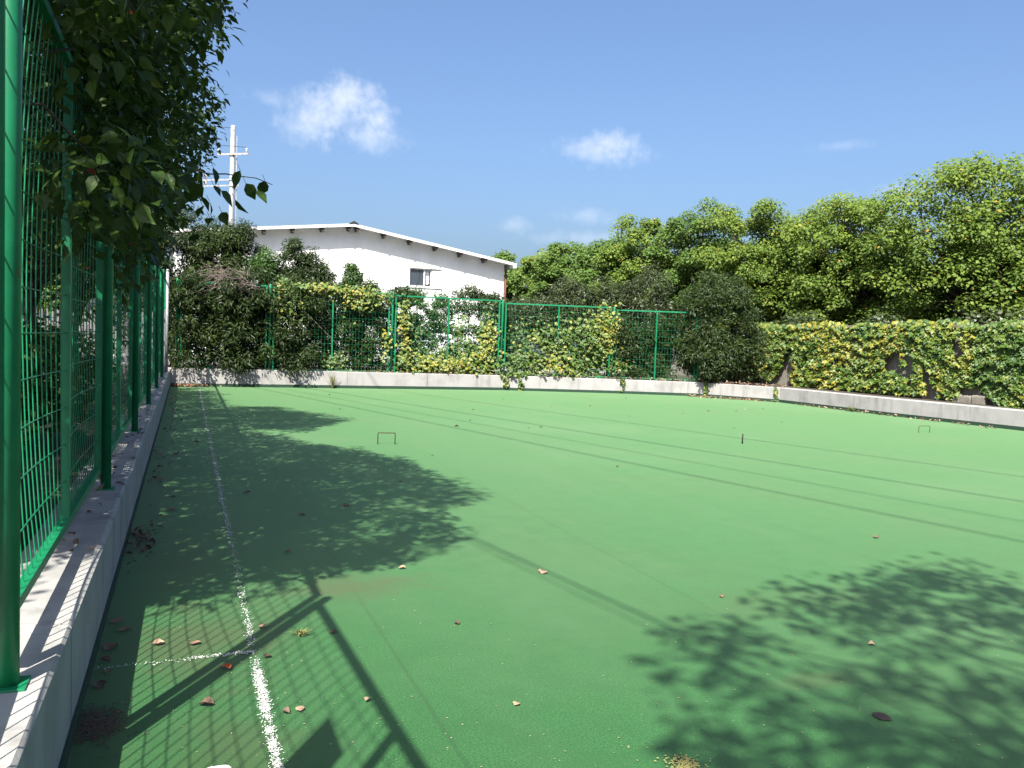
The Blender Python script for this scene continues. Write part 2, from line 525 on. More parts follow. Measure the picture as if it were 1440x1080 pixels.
M['tyre'] = simple('tyre_rubber', (0.02, 0.02, 0.02), 0.85, 0.2, 20)
K = 0.842
M['polepaint'] = simple('pale_pole_concrete', (0.46, 0.46, 0.46), 0.75, 0.08, 3)
M['galv'] = simple('galvanised_steel', (0.42, 0.42, 0.41), 0.5, 0.15, 8, 0.5)
M['insul'] = simple('brown_insulator', (0.45, 0.38, 0.33), 0.35, 0.2, 8)
M['wire'] = simple('black_cable', (0.02, 0.02, 0.02), 0.6, 0.1, 5)
K = 0.519
def stone_material():
    m, n, l, b = new_mat('old_wall_render')
    co = n.new('ShaderNodeTexCoord').outputs['Object']
    a = noise(n, l, 1.6, 7, 0.66, vec=co); f = noise(n, l, 25, 5, 0.6, vec=co)
    r = ramp(n, [(0.3, (0.16, 0.14, 0.115)), (0.52, (0.36, 0.33, 0.27)), (0.72, (0.5, 0.45, 0.36))])
    l.new(a.outputs['Fac'], r.inputs[0])
    c = mixc(n, l, maprange(n, l, f.outputs['Fac'], 0.5, 0.75, 0, 0.5), r.outputs[0], (0.13, 0.115, 0.095))
    l.new(c, b.inputs['Base Color']); b.inputs['Roughness'].default_value = 0.9
    bump(n, l, f.outputs['Fac'], 0.6, 0.02, b)
    return m
M['stone'] = stone_material()
M['coping'] = simple('weathered_coping', (0.24, 0.215, 0.19), 0.9, 0.35, 7, bumpy=0.4)
M['picket'] = simple('grey_picket_paint', (0.27, 0.28, 0.29), 0.6, 0.08, 10)
K = 0.891
M['paper'] = simple('white_scrap', (0.72, 0.72, 0.7), 0.8, 0.06, 20)
K = 0.476
M['dirt'] = simple('crumbled_dirt', (0.13, 0.085, 0.06), 0.95, 0.5, 60)
M['grain'] = simple('pale_grain', (0.42, 0.40, 0.22), 0.9, 0.4, 60)
M['petal'] = simple('yellow_petals', (0.5, 0.45, 0.14), 0.8, 0.3, 50)
M['board'] = simple('grey_board', (0.3, 0.32, 0.33), 0.6, 0.1, 8)
# leaves
K = 0.84
M['leaf_near'] = leaf_mat('leaf_near_tree', [(0.0, (0.020, 0.045, 0.007)), (0.45, (0.040, 0.082, 0.011)), (0.8, (0.068, 0.115, 0.016)), (0.97, (0.13, 0.15, 0.025)), (1.0, (0.35, 0.06, 0.02))], 0.5, 0.32, 0.28)
K = 0.62
M['leaf_hedge'] = leaf_mat('leaf_dark_hedge', [(0.0, (0.016, 0.036, 0.007)), (0.5, (0.036, 0.066, 0.011)), (0.85, (0.066, 0.105, 0.018)), (1.0, (0.13, 0.15, 0.03))], 0.45, 0.18, 0.3)
M['leaf_bright'] = leaf_mat('leaf_bright_shrub', [(0.0, (0.028, 0.075, 0.014)), (0.5, (0.06, 0.14, 0.022)), (1.0, (0.12, 0.22, 0.035))], 0.4, 0.25)
K = 1.06
M['leaf_camphor'] = leaf_mat('leaf_camphor', [(0.0, (0.050, 0.088, 0.014)), (0.35, (0.088, 0.142, 0.021)), (0.7, (0.135, 0.192, 0.027)), (0.95, (0.20, 0.235, 0.035)), (1.0, (0.3, 0.19, 0.035))], 0.5, 0.36, 0.25)
M['leaf_camphor_dark'] = leaf_mat('leaf_camphor_dark', [(0.0, (0.040, 0.078, 0.015)), (0.45, (0.070, 0.125, 0.021)), (0.9, (0.115, 0.172, 0.03)), (1.0, (0.18, 0.2, 0.035))], 0.5, 0.34, 0.25)
K = 0.606
M['leaf_olive'] = leaf_mat('leaf_olive_shrub', [(0.0, (0.030, 0.048, 0.014)), (0.5, (0.058, 0.085, 0.022)), (0.9, (0.115, 0.14, 0.045)), (1.0, (0.2, 0.2, 0.09))], 0.42, 0.2)
K = 0.64
M['leaf_ivy'] = leaf_mat('leaf_creeper', [(0.0, (0.035, 0.095, 0.012)), (0.3, (0.085, 0.175, 0.02)), (0.5, (0.18, 0.25, 0.03)), (0.72, (0.37, 0.34, 0.04)), (0.93, (0.46, 0.37, 0.06)), (1.0, (0.42, 0.2, 0.08))], 0.5, 0.25)
K = 0.68
M['leaf_dry'] = leaf_mat('leaf_dry', [(0.0, (0.075, 0.05, 0.035)), (0.35, (0.19, 0.12, 0.075)), (0.6, (0.38, 0.24, 0.15)), (0.8, (0.54, 0.36, 0.24)), (1.0, (0.52, 0.11, 0.035))], 0.65, 0.12)
M['grass'] = leaf_mat('weed_blades', [(0.0, (0.06, 0.11, 0.02)), (0.5, (0.16, 0.2, 0.05)), (1.0, (0.38, 0.34, 0.14))], 0.5, 0.25)

# ------------------------------------------------------------------ the ground, the court, the kerbs
KERB = [(-0.40, -7.0), (-0.40, 24.80), (9.20, 24.72), (12.60, 23.85), (15.15, 22.88), (16.50, 20.60), (16.62, 16.6), (16.98, 13.0), (17.4, -7.0)]
def offset_line(P, d):
    out = []
    P = [Vector(p) for p in P]
    for i, p in enumerate(P):
        ns = []
        for a, b in ((i - 1, i), (i, i + 1)):
            if a < 0 or b >= len(P): continue
            t = (P[b] - P[a]).normalized()
            ns.append(Vector((-t.y, t.x)))
        if len(ns) == 1: out.append(p + ns[0] * d)
        else:
            m = (ns[0] + ns[1]).normalized()
            out.append(p + m * (d / max(0.3, m.dot(ns[0]))))
    return out
KIN = [Vector(p) for p in KERB]
KOUT = offset_line(KERB, 0.36)
def flat_sheet(name, pts, z, mat, kind='structure'):
    me = bpy.data.meshes.new(name)
    bm = bmesh.new()
    vs = [bm.verts.new((p[0], p[1], z)) for p in pts]
    f = bm.faces.new(vs)
    bm.normal_update()
    if f.normal.z < 0: f.normal_flip()
    bmesh.ops.triangulate(bm, faces=bm.faces[:])
    bm.to_mesh(me); bm.free()
    me.materials.append(mat)
    return tag(link_mesh(name, me), kind=kind)
flat_sheet('ground', [(-1500, -1500), (1500, -1500), (1500, 1500), (-1500, 1500)], -0.06, M['soil'])
flat_sheet('turf', [(p.x, p.y) for p in offset_line(KERB, 0.05)], 0.0, M['turf'])
# planting beds behind the kerbs, level with their tops
bed = MB()
KBED = offset_line(KERB, 0.30)
FAR = [(-120, -7), (-120, 130), (9.2, 130), (30, 130), (60, 130), (120, 130), (120, 60), (120, 13), (120, -7)]
V, F = [], []
for a, b in zip(KBED, FAR):
    V += [(a.x, a.y, 0.39), (b[0], b[1], 0.36)]
for i in range(len(KBED) - 1): F.append((2 * i, 2 * i + 2, 2 * i + 3, 2 * i + 1))
bed.add(V, F)
tag(bed.build('planting_bed', M['soil']), kind='structure')
yd = MB(); yd.box(-6, 40, 29.5, 40.0, 0.30, 0.415)
tag(yd.build('yard', M['yard']), kind='structure')

def kerb_run(label, i0, i1, cut, h0, h1, first=0.0):
    root = empty('concrete_kerb', (KIN[i0].x, KIN[i0].y, 0))
    tag(root, label, 'kerb')
    total = sum((KIN[i + 1] - KIN[i]).length for i in range(i0, i1))
    run = 0.0
    for i in range(i0, i1):
        a, b, c, d = KIN[i], KIN[i + 1], KOUT[i + 1], KOUT[i]
        L = (b - a).length
        k = max(1, round(L / cut))
        for j in range(k):
            t0, t1 = j / k, (j + 1) / k
            g = 0.007 / L
            s0 = t0 + (g if j > 0 else 0); s1 = t1 - (g if j < k - 1 else 0)
            hs = [h0 + (h1 - h0) * (run + L * t) / total for t in (s0, s1)]
            # a few stations so that the faces are a little uneven
            V, F = [], []
            ns = 3
            for q in range(ns):
                t = s0 + (s1 - s0) * q / (ns - 1)
                pi, po = a.lerp(b, t), d.lerp(c, t)
                hh = hs[0] + (hs[1] - hs[0]) * q / (ns - 1)
                e = (pi - po).normalized()
                w = random.uniform(-0.006, 0.006) if 0 < q < ns - 1 else 0
                pb = pi + e * 0.002
                pm = pi + e * w
                pc = pi - e * (0.012 + random.uniform(0, 0.01))
                V += [(pb.x, pb.y, -0.05), (pm.x, pm.y, hh - 0.014), (pc.x, pc.y, hh), (po.x, po.y, hh + random.uniform(-.003, .003)), (po.x, po.y, -0.05)]
            for q in range(ns - 1):
                for r_ in range(4):
                    F.append((q * 5 + r_, q * 5 + r_ + 1, (q + 1) * 5 + r_ + 1, (q + 1) * 5 + r_))
            F.append((0, 4, 3, 2, 1)); F.append(tuple((ns - 1) * 5 + r_ for r_ in range(5)))
            V = [(x - KIN[i0].x, y - KIN[i0].y, z) for x, y, z in V]
            o = MB().add(V, F).build('kerb_segment', M['concrete'], root)
            bm = bmesh.new(); bm.from_mesh(o.data); bmesh.ops.recalc_face_normals(bm, faces=bm.faces[:]); bm.to_mesh(o.data); bm.free()
        run += L
    return root
kerb_run('low concrete kerb wall under the long green fence in shade', 0, 1, 2.6, 0.43, 0.46)
kerb_run('pale grey concrete kerb wall below the hedge and fence at the far end of the court', 1, 4, 2.4, 0.50, 0.44)
kerb_run('bare concrete kerb wall in front of the creeper covered wall', 4, 8, 2.6, 0.44, 0.43)
# the turf turned up a few centimetres against the kerbs
edg = MB()
pts = offset_line(KERB, -0.014)
top = offset_line(KERB, 0.0)
for i in range(len(pts) - 1):
    a, b, c, d = pts[i], pts[i + 1], top[i + 1], top[i]
    h = 0.055 if i == 0 else 0.085
    edg.add([(a.x, a.y, -0.01), (b.x, b.y, -0.01), (b.x, b.y, h), (a.x, a.y, h), (c.x, c.y, h), (d.x, d.y, h)], [(0, 1, 2, 3)[::-1], (3, 2, 4, 5)[::-1]])
o = edg.build('turf_edging', M['edging']); tag(o, kind='structure')

# worn white line, laid as flecks of paint on the fibres
def flecks(cx, cy, sx, sy, z=0.004, seed=0):
    n = len(cx)
    a = rng.random(n) * math.pi
    ca, sa = np.cos(a), np.sin(a)
    q = np.array([(-1, -1), (1, -1), (1, 1), (-1, 1)], float)
    V = np.zeros((n, 4, 3))
    for k in range(4):
        u, v = q[k, 0] * sx / 2 * (0.7 + 0.6 * rng.random(n)), q[k, 1] * sy / 2 * (0.7 + 0.6 * rng.random(n))
        V[:, k, 0] = cx + u * ca - v * sa
        V[:, k, 1] = cy + u * sa + v * ca
        V[:, k, 2] = z + 0.003 * rng.random(n)
    return V.reshape(-1, 3)
parts = []
def line_piece(y0, y1, n, size, wid, x=0.333):
    cy = y0 + (y1 - y0) * rng.random(n)
    tab = np.random.default_rng(77).random(2000)
    worn = np.interp(cy / .055, np.arange(2000), tab) * .6 + np.interp(cy / .21, np.arange(2000), tab[::-1]) * .4
    cy = cy[rng.random(n) < np.clip(worn * 2.1 - .25, .08, 1)]
    n = len(cy)
    cx = x + rng.normal(size=n) * wid
    parts.append(flecks(cx, cy, np.full(n, size), np.full(n, size * 1.3)))
for y0, y1, dens, size, wid in ((2.3, 3.3, 2100, .0046, .0115), (3.3, 4.05, 1900, .0046, .012), (4.05, 4.3, 520, .0046, .012), (4.3, 4.75, 520, .0046, .012),
                                (4.75, 5.3, 260, .0055, .014), (5.3, 6.4, 190, .0055, .013), (6.4, 8.2, 250, .007, .013), (8.2, 12, 190, .0095, .014), (12, 24.2, 85, .014, .015)):
    line_piece(y0, y1, int(dens * (y1 - y0)), size, wid)
n = 150
u = rng.random(n)
parts.append(flecks(0.333 - 0.30 * u ** 1.3, 4.30 + rng.normal(size=n) * 0.011, np.full(n, .0065), np.full(n, .0075)))
n = 60
parts.append(flecks(0.05 - 0.45 * rng.random(n), 4.28 + rng.normal(size=n) * 0.012, np.full(n, .0055), np.full(n, .007)))
V = np.concatenate(parts)
tag(link_mesh('boundary_line', np_mesh('boundary_line', V, np.arange(len(V)).reshape(-1, 4), M['white_paint'])), kind='structure')
# pale grains on the turf near by
n = 1700
D = 2.4 + 5.5 * rng.random(n) ** 1.5
A = R(21.1) + (rng.random(n) - .5) * 1.2
V = flecks(np.sin(A) * D, np.cos(A) * D, *(np.outer([1, 1.25], .0022 + .0045 * rng.random(n) ** 2.5)))
tag(link_mesh('sand_grains', np_mesh('sand_grains', V, np.arange(len(V)).reshape(-1, 4), M['grain'])),
    'tiny pale grains sprinkled over the near turf', 'grains', kind='stuff')
n = 240
V = flecks(1.8 + rng.normal(size=n) * .03, 2.68 + rng.normal(size=n) * .03, np.full(n, .007), np.full(n, .008), 0.006)
tag(link_mesh('petals', np_mesh('petals', V, np.arange(len(V)).reshape(-1, 4), M['petal'])), 'small heap of yellow petal crumbs on the near turf', 'petals', kind='stuff')
n = 800
V = flecks(-0.325 + rng.normal(size=n) * .055, 3.67 + rng.normal(size=n) * .085, np.full(n, .007), np.full(n, .010), 0.005)
tag(link_mesh('dirt', np_mesh('dirt', V, np.arange(len(V)).reshape(-1, 4), M['dirt'])), 'reddish brown crumbs of dirt on shaded turf against the kerb', 'dirt', kind='stuff')

# ------------------------------------------------------------------ the green mesh fences
def half_mesh(mb, p0, p1, z0, z1, nv, nh, bulge, out, r=0.0026, only=None):
    """wires of one half panel between stiles, bellied a little to the outside"""
    p0, p1 = Vector(p0), Vector(p1)
    K = 10
    def pt(u, v):
        p = p0.lerp(p1, u)
        b = bulge * math.sin(math.pi * u) * math.sin(math.pi * v) ** 0.8
        return (p.x + out.x * b, p.y + out.y * b, z0 + (z1 - z0) * v)
    for i in range(1, nv):
        mb.tube([pt(i / nv, k / K) for k in range(K + 1)], r, 4, False)
    for j in range(1, nh):
        mb.tube([pt(k / K, j / nh) for k in range(K + 1)], r * 1.05, 4, False)
WIRE_V = {}
def make_panel(root, o0, p0, p1, z0, z1, out, single=False, bulge=0.05, wr=0.0026, low=0.16):
    """framed panel: two stiles, two rails, a mullion and two bays of welded wire"""
    p0, p1 = Vector(p0) - o0, Vector(p1) - o0
    t = (p1 - p0).normalized()
    s = 0.042
    zb, zt = z0 + low, z1 - s / 2
    fr = MB()
    A3 = lambda p, z: (p.x, p.y, z)
    fr.bar(A3(p0, zb - s / 2), A3(p0, z1), s, s)
    fr.bar(A3(p1, zb - s / 2), A3(p1, z1), s, s)
    fr.bar(A3(p0 + t * s / 2, zb), A3(p1 - t * s / 2, zb), s, s)
    fr.bar(A3(p0 + t * s / 2, zt), A3(p1 - t * s / 2, zt), s, s)
    frame = fr.build('panel_frame', M['green'], root)
    mid = (p0 + p1) / 2
    MB().bar(A3(mid, zb + s / 2), A3(mid, zt - s / 2), s * 0.9, s * 0.9).build('mullion', M['green'], frame)
    L = (p1 - p0).length / 2
    nv, nh = max(4, round(L / 0.1)), max(4, round((z1 - z0) / 0.2))
    for a, b in ((p0 + t * s / 2, mid - t * s * .45), (mid + t * s * .45, p1 - t * s / 2)):
        if not single:
            mb = MB()
            half_mesh(mb, a, b, zb + s / 2, zt - s / 2, nv, nh, bulge, out, wr)
            mb.build('wire_mesh', M['green'], frame)
        else:
            h = zt - zb - s
            if round(h, 3) not in WIRE_V:   # one vertical wire, bellied by 1; scaled for the place it has
                WIRE_V[round(h, 3)] = MB().tube([(0, math.sin(math.pi * k / 12) ** 0.8, h * k / 12) for k in range(13)], wr, 5, False).mesh('wire', M['green'], True)
            me = WIRE_V[round(h, 3)]
            K = 12
            for i in range(1, nv):
                u = i / nv
                p = a.lerp(b, u)
                bl = bulge * math.sin(math.pi * u)
                w = MB().tube([(out.x * bl * math.sin(math.pi * k / K) ** .8, out.y * bl * math.sin(math.pi * k / K) ** .8, h * k / K) for k in range(K + 1)], wr, 5, False)
                w.build('wire', M['green'], frame, True, loc=(p.x, p.y, zb + s / 2))
            for j in range(1, nh):
                v = j / nh
                bl = bulge * math.sin(math.pi * v) ** 0.8
                w = MB().tube([((b.x - a.x) * k / K + out.x * bl * math.sin(math.pi * k / K), (b.y - a.y) * k / K + out.y * bl * math.sin(math.pi * k / K), 0) for k in range(K + 1)], wr, 5, False)
                w.build('wire', M['green'], frame, True, loc=(a.x, a.y, zb + s / 2 + h * v))
    return frame
def make_post(root, o0, p, z0, z1, r=0.038, plate=True, pw=0.058):
    p = Vector(p) - o0
    po = MB().tube([(p.x, p.y, z0), (p.x, p.y, z1 - .01), (p.x, p.y, z1 + .012), (p.x, p.y, z1 + .02)], [r, r, r * .85, r * .3], 18).build('post', M['green'], root, True)
    for f in po.data.polygons:
        if abs(f.normal.z) > 0.9: f.use_smooth = False
    if plate: MB().box(p.x - pw, p.x + pw, p.y - pw, p.y + pw, z0 - .004, z0 + .009).build('base_plate', M['green'], po, bevel=.002)
    return po
ZL = 2.91
o0 = Vector((-0.56, 3.0))
left_fence = empty('mesh_fence', (o0.x, o0.y, 0))
tag(left_fence, 'tall green wire mesh fence along the shaded side of the court', 'fence')
posts_y = [3.03, 6.55, 10.10, 13.65, 17.20, 20.75, 24.45]
for y in posts_y: make_post(left_fence, o0, (-0.518, y), 0.436 + 0.001 * y, ZL - .02, .034)
OUTL = Vector((-1, 0))
for i in range(len(posts_y) - 1):
    make_panel(left_fence, o0, (-0.565, posts_y[i] + .075), (-0.565, posts_y[i + 1] - .075), 0.435, ZL, OUTL, single=(i < 1), bulge=0.055, wr=0.0032 if i < 2 else 0.0027)
make_panel(left_fence, o0, (-0.44, -0.5), (-0.585, 2.955), 0.435, ZL, OUTL, single=False, bulge=0.05, wr=0.0028)
make_post(left_fence, o0, (-0.375 - .05, -0.62), 0.436, ZL - .02)
for z in (0.95, 1.62, 2.45):                                   # clips that tie the panels to the near post
    MB().box(-0.03, 0.055, 0.055, 0.085, z, z + .022).build('clamp', M['green'], left_fence, bevel=.003)

BP = [(-0.25, 24.93), (2.2, 24.93), (5.72, 24.91), (9.2, 24.86), (12.65, 23.99), (15.2, 23.02)]
o1 = Vector((5.72, 24.91))
back_fence = empty('mesh_fence', (o1.x, o1.y, 0))
tag(back_fence, 'green mesh fence half buried in shrubs at the far end of the court', 'fence')
BT = [2.93, 2.9, 2.86, 2.80, 2.72, 2.66]
for i, p in enumerate(BP):
    make_post(back_fence, o1, p, 0.45, BT[i], 0.035)
    if i < len(BP) - 1:
        a, b = Vector(p), Vector(BP[i + 1])
        t = (b - a).normalized(); nn = Vector((-t.y, t.x))
        make_panel(back_fence, o1, a + t * .10 + nn * .03, b - t * .10 + nn * .03, 0.40, (BT[i] + BT[i + 1]) / 2 - .03, nn, bulge=0.03, wr=0.0022, low=0.10)
bd = empty('notice_board', (-0.48, 1.68, 2.0))
tag(bd, 'small plain grey board tied to the near fence panel, casting the angular shadow', 'board')
MB().box(-.004, .004, -.165, .165, -.30, .30).build('panel', M['board'], bd, bevel=.003)
for z in (-.25, .25): MB().box(-.045, -.004, -.02, .02, z - .012, z + .012).build('bracket', M['dark_steel'], bd)
pp = empty('pipe_post', (-0.47, 23.2, 0.46)); tag(pp, 'thin grey pipe post standing on the kerb at the far end of the long fence', 'post')
MB().tube([(0, 0, 0), (0, 0, 2.55)], .038, 12).build('pipe', M['galv'], pp, True)
MB().tube([(0, 0, 2.55), (0, 0, 2.6)], [.043, .03], 12).build('cap', M['galv'], pp, True)

# ------------------------------------------------------------------ croquet hoops and the peg
def hoop(loc, w, h, rz, label, r=0.0065):
    root = empty('hoop', loc, rz)
    tag(root, label, 'hoop', 'hoops standing in the turf')
    for s in (-1, 1):
        MB().tube([(s * w / 2, 0, -.02), (s * w / 2, 0, h - .014), (s * (w / 2 - .003), 0, h - .006)], r, 8).build('leg', M['rust'], root, True)
        MB().tube([(s * w / 2, 0, -.002), (s * w / 2, 0, .006)], [.017, .015], 10).build('ground_collar', M['dark_steel'], root, True)
    MB().tube([(-w / 2 - .003, 0, h - .006), (-w / 2 + .01, 0, h), (w / 2 - .01, 0, h), (w / 2 + .003, 0, h - .006)], r * 1.02, 8).build('crossbar', M['rust'], root, True)
    return root
hoop((2.755, 12.17, 0), 0.25, 0.165, R(-12), 'rusty metal hoop standing alone beyond the tree shadow')
hoop((14.03, 12.98, 0), 0.25, 0.13, R(-10), 'thin dark hoop standing near the bare concrete kerb', 0.005)
pg = empty('goal_peg', (8.64, 11.67, 0)); tag(pg, 'short dark metal peg standing upright in the sunlit turf', 'peg')
MB().tube([(0, 0, -.02), (0, 0, .15), (0, 0, .156)], [.012, .012, .008], 10).build('shaft', M['dark_steel'], pg, True)
MB().tube([(0, 0, .150), (0, 0, .162)], [.0135, .011], 10).build('cap', M['rust'], pg, True)

# ------------------------------------------------------------------ the white building
BY, BX0, BX1, BR = 40.0, -0.6, 14.8, 7.12
ZR, ZC, ZLF = 6.42, 5.18, 5.55            # wall top under the ridge, at the right corner, at the left end
bld = empty('white_building', (BR, BY, 0.4)); tag(bld, 'white painted brick building with a low gable roof behind the hedge', 'building')
ob = Vector((BR, BY, 0.4))
def wz(x): return ZR + 0.0 + (x - BR) * ((ZC - ZR) / (BX1 - BR) if x > BR else (ZR - ZLF) / (BR - BX0))
WX0, WX1, WZ0, WZ1 = 9.97, 11.56, 3.98, 4.86
wall = MB()
def prism_y(mb, poly, y0, y1):
    n = len(poly)
    V = [(x, y0, z) for x, z in poly] + [(x, y1, z) for x, z in poly]
    F = [tuple(range(n))[::1], tuple(range(2 * n - 1, n - 1, -1))]
    F += [(i, i + n, (i + 1) % n + n, (i + 1) % n) for i in range(n)]
    mb.add([(x - ob.x, y - ob.y, z - ob.z) for x, y, z in V], F)
cols = [BX0, 2.0, BR, WX0, WX1, BX1]
for a, b in zip(cols[:-1], cols[1:]):
    if a == WX0:
        prism_y(wall, [(a, .4), (b, .4), (b, WZ0), (a, WZ0)], BY, BY + .24)
        prism_y(wall, [(a, WZ1), (b, WZ1), (b, wz(b) + .155), (a, wz(a) + .155)], BY, BY + .24)
    else:
        prism_y(wall, [(a, .4), (b, .4), (b, wz(b) + .155), (a, wz(a) + .155)], BY, BY + .24)
wo = wall.build('wall', M['wall'], bld)
side = MB()
prism_y(side, [(BX1 - .24, .4), (BX1, .4), (BX1, ZC), (BX1 - .24, wz(BX1 - .24))], BY + .24, BY + 14)
prism_y(side, [(BX0, .4), (BX0 + .24, .4), (BX0 + .24, wz(BX0 + .24)), (BX0, wz(BX0))], BY + .24, BY + 14)
prism_y(side, [(BX0, .4), (BX1, .4), (BX1, ZC), (BR, ZR), (BX0, ZLF)], BY + 14, BY + 14.24)
side.build('side_walls', M['wall'], bld)
for o in (wo,):
    bm = bmesh.new(); bm.from_mesh(o.data); bmesh.ops.recalc_face_normals(bm, faces=bm.faces[:]); bm.to_mesh(o.data); bm.free()
OH = 0.62
for nm, xa, za, xb, zb in (('roof_slope', BX0 - .3, wz(BX0 - .3), BR, ZR), ('roof_slope', BR, ZR, BX1 + .26, wz(BX1 + .26))):
    g = .16                                   # rests on the purlins
    rf = MB(); prism_y(rf, [(xa, za + g), (xb, zb + g), (xb, zb + g + .07), (xa, za + g + .07)], BY - OH, BY + 14.5)
    ro = rf.build(nm, M['roof'], bld)
    fa = MB(); prism_y(fa, [(xa, za + g - .05), (xb, zb + g - .05), (xb, zb + g + .082), (xa, za + g + .082)], BY - OH - .025, BY - OH - .002)
    fa.build('fascia', M['fascia'], ro)
ev = MB(); ev.box(BX1 + .262 - ob.x, BX1 + .40 - ob.x, -OH - .05, 14.5, wz(BX1 + .26) - .02 - .4, wz(BX1 + .26) + .22 - .4)
ev.build('gutter', M['fascia'], bld)
for x in (0.67, 1.92, 3.17, 4.42, 5.73, 6.95, 7.32, 8.6, 9.86, 11.12, 12.38, 13.63):
    z = wz(x)
    sl = (ZC - ZR) / (BX1 - BR) if x > BR else (ZR - ZLF) / (BR - BX0)
    b = MB()
    b.box(x - .055 - ob.x, x + .055 - ob.x, -OH + .05, -.002, z - .045 - .4, z + .155 - .4)
    b.box(x - .10 - ob.x, x - .057 - ob.x, -OH + .05, -.002, z + .09 - .4, z + .15 - .4)
    b.build('purlin_end', M['purlin'], bld)
rc = MB(); prism_y(rc, [(BR - .22, ZR + .215), (BR, ZR + .26), (BR + .22, ZR + .215), (BR + .2, ZR + .25), (BR, ZR + .36), (BR - .2, ZR + .25)], BY - OH - .06, BY + 14.4)
rc.build('ridge_cap', M['black'], bld)
dp = MB(); dp.tube([(BX1 + .06 - ob.x, -.07, wz(BX1) - .12 - .4), (BX1 + .06 - ob.x, -.07, 0.02)], .055, 10); dp.build('downpipe', M['redpipe'], bld, True)
# window: sliding sash on the left, an open one in the middle, the right end bricked up
win = MB()
wx = lambda x: x - ob.x
wzz = lambda z: z - ob.z
fr = .05
XM, XE = 10.72, 11.07
for (x0, x1, z0, z1) in ((WX0, XE, WZ0, WZ0 + fr), (WX0, XE, WZ1 - fr, WZ1), (WX0, WX0 + fr, WZ0 + fr, WZ1 - fr), (XM - .035, XM + .035, WZ0 + fr, WZ1 - fr), (XE - fr, XE, WZ0 + fr, WZ1 - fr)):
    win.box(wx(x0), wx(x1), .09, .15, wzz(z0), wzz(z1))
wf = win.build('window', M['fascia'], bld)
MB().box(wx(WX0 + fr), wx(XM - .035), .115, .122, wzz(WZ0 + fr), wzz(WZ1 - fr)).build('pane', M['glass'], wf)
MB().box(wx(WX0 - .06), wx(WX1 + .03), -.05, .088, wzz(WZ0 - .06), wzz(WZ0 - .004)).build('sill', M['fascia'], wf)
MB().box(wx(WX0), wx(XE), .6, .62, wzz(WZ0), wzz(WZ1)).build('dark_room_sheet', M['black'], wf)  # black sheet standing in for the unlit room behind the window
MB().tube([(wx(10.50), .108, wzz(WZ1 - .06)), (wx(10.49), .108, wzz(4.4)), (wx(10.38), .108, wzz(4.12))], .022, 6).build('pole_reflection', M['black'], wf)  # dark tube modelled in place of a pole's reflection in the pane
cu = MB()
K = 14
V, F = [], []
for k in range(K + 1):
    u = k / K
    for zi in range(5):
        v = zi / 4
        xx = XM + .07 + (.20 + .03 * v) * u + .05 * (1 - v) * (1 - u)
        V.append((wx(xx), .22 + .02 * math.sin(u * 14 + v), wzz(WZ0 + .12 + (WZ1 - WZ0 - .2) * v + .04 * u)))
for k in range(K):
    for zi in range(4): F.append((k * 5 + zi, (k + 1) * 5 + zi, (k + 1) * 5 + zi + 1, k * 5 + zi + 1))
cu.add(V, F).build('curtain', M['curtain'], wf, True)
rows = 12
rh = (WZ1 - WZ0) / rows
for j in range(rows):
    xs = [XE + .004, XE + .25, WX1 - .002] if j % 2 == 0 else [XE + .004, XE + .125, XE + .375, WX1 - .002]
    for x0, x1 in zip(xs[:-1], xs[1:]):
        d = random.uniform(.03, .045)
        MB().box(wx(x0 + .004), wx(x1 - .004), d, .2, wzz(WZ0 + j * rh + .004), wzz(WZ0 + (j + 1) * rh - .004)).build('brick', M['wall'], bld)
MB().box(wx(WX0 - .05), wx(WX1 + .06), -.03, .10, wzz(WZ1 + .002), wzz(WZ1 + .05)).build('lintel', M['fascia'], bld)

# ------------------------------------------------------------------ utility pole and the overhead cables
up = empty('utility_pole', (1.72, 38.4, 0.4)); tag(up, 'pale concrete utility pole with steel crossarms rising behind the hedge', 'pole')
MB().tube([(0, 0, 0), (0, 0, 9.80), (0, 0, 9.84)], [.15, .092, .08], 16).build('shaft', M['polepaint'], up, True)
dirx = Vector((.80, -.6, 0)).normalized()
for z, a, b in ((8.62, -.75, .75), (7.55, -2.2, .35), (7.30, -2.2, .35)):
    p, q = dirx * a, dirx * b
    arm = MB().bar((p.x, p.y - .14, z), (q.x, q.y - .14, z), .05, .06).build('crossarm', M['insul'] if z > 8 else M['galv'], up)
    for t in ((a + .05, b - .08) if z > 8 else (a + .1, a + .9)):
        c = dirx * t
        MB().tube([(c.x, c.y - .14, z + .04), (c.x, c.y - .14, z + .1), (c.x, c.y - .14, z + .14), (c.x, c.y - .14, z + .2), (c.x, c.y - .14, z + .24)], [.02, .05, .03, .055, .025], 8).build('insulator', M['insul'], arm, True)
MB().tube([(.19, -.08, .5), (.165, -.06, 9.4)], .018, 6).build('earth_cable', M['galv'], up)
for z in (8.55,): MB().tube([(.0, 0, z), (0, 0, z + .05)], .125 + (9.8 - z) * .006, 14).build('band', M['galv'], up, True)
for (t, z0_, dz) in ((-.70, 8.88, -.9), (.67, 8.88, -.9), (-2.1, 7.8, -.5), (0, 9.7, -.8)):
    c = dirx * t
    pts = [(c.x - 26 * u, c.y - .14 - 9 * u, z0_ + dz * 4 * u * (1 - u) + .8 * u) for u in np.linspace(0, 1, 14)]
    MB().tube(pts, .011, 4, False).build('wire', M['wire'], up)
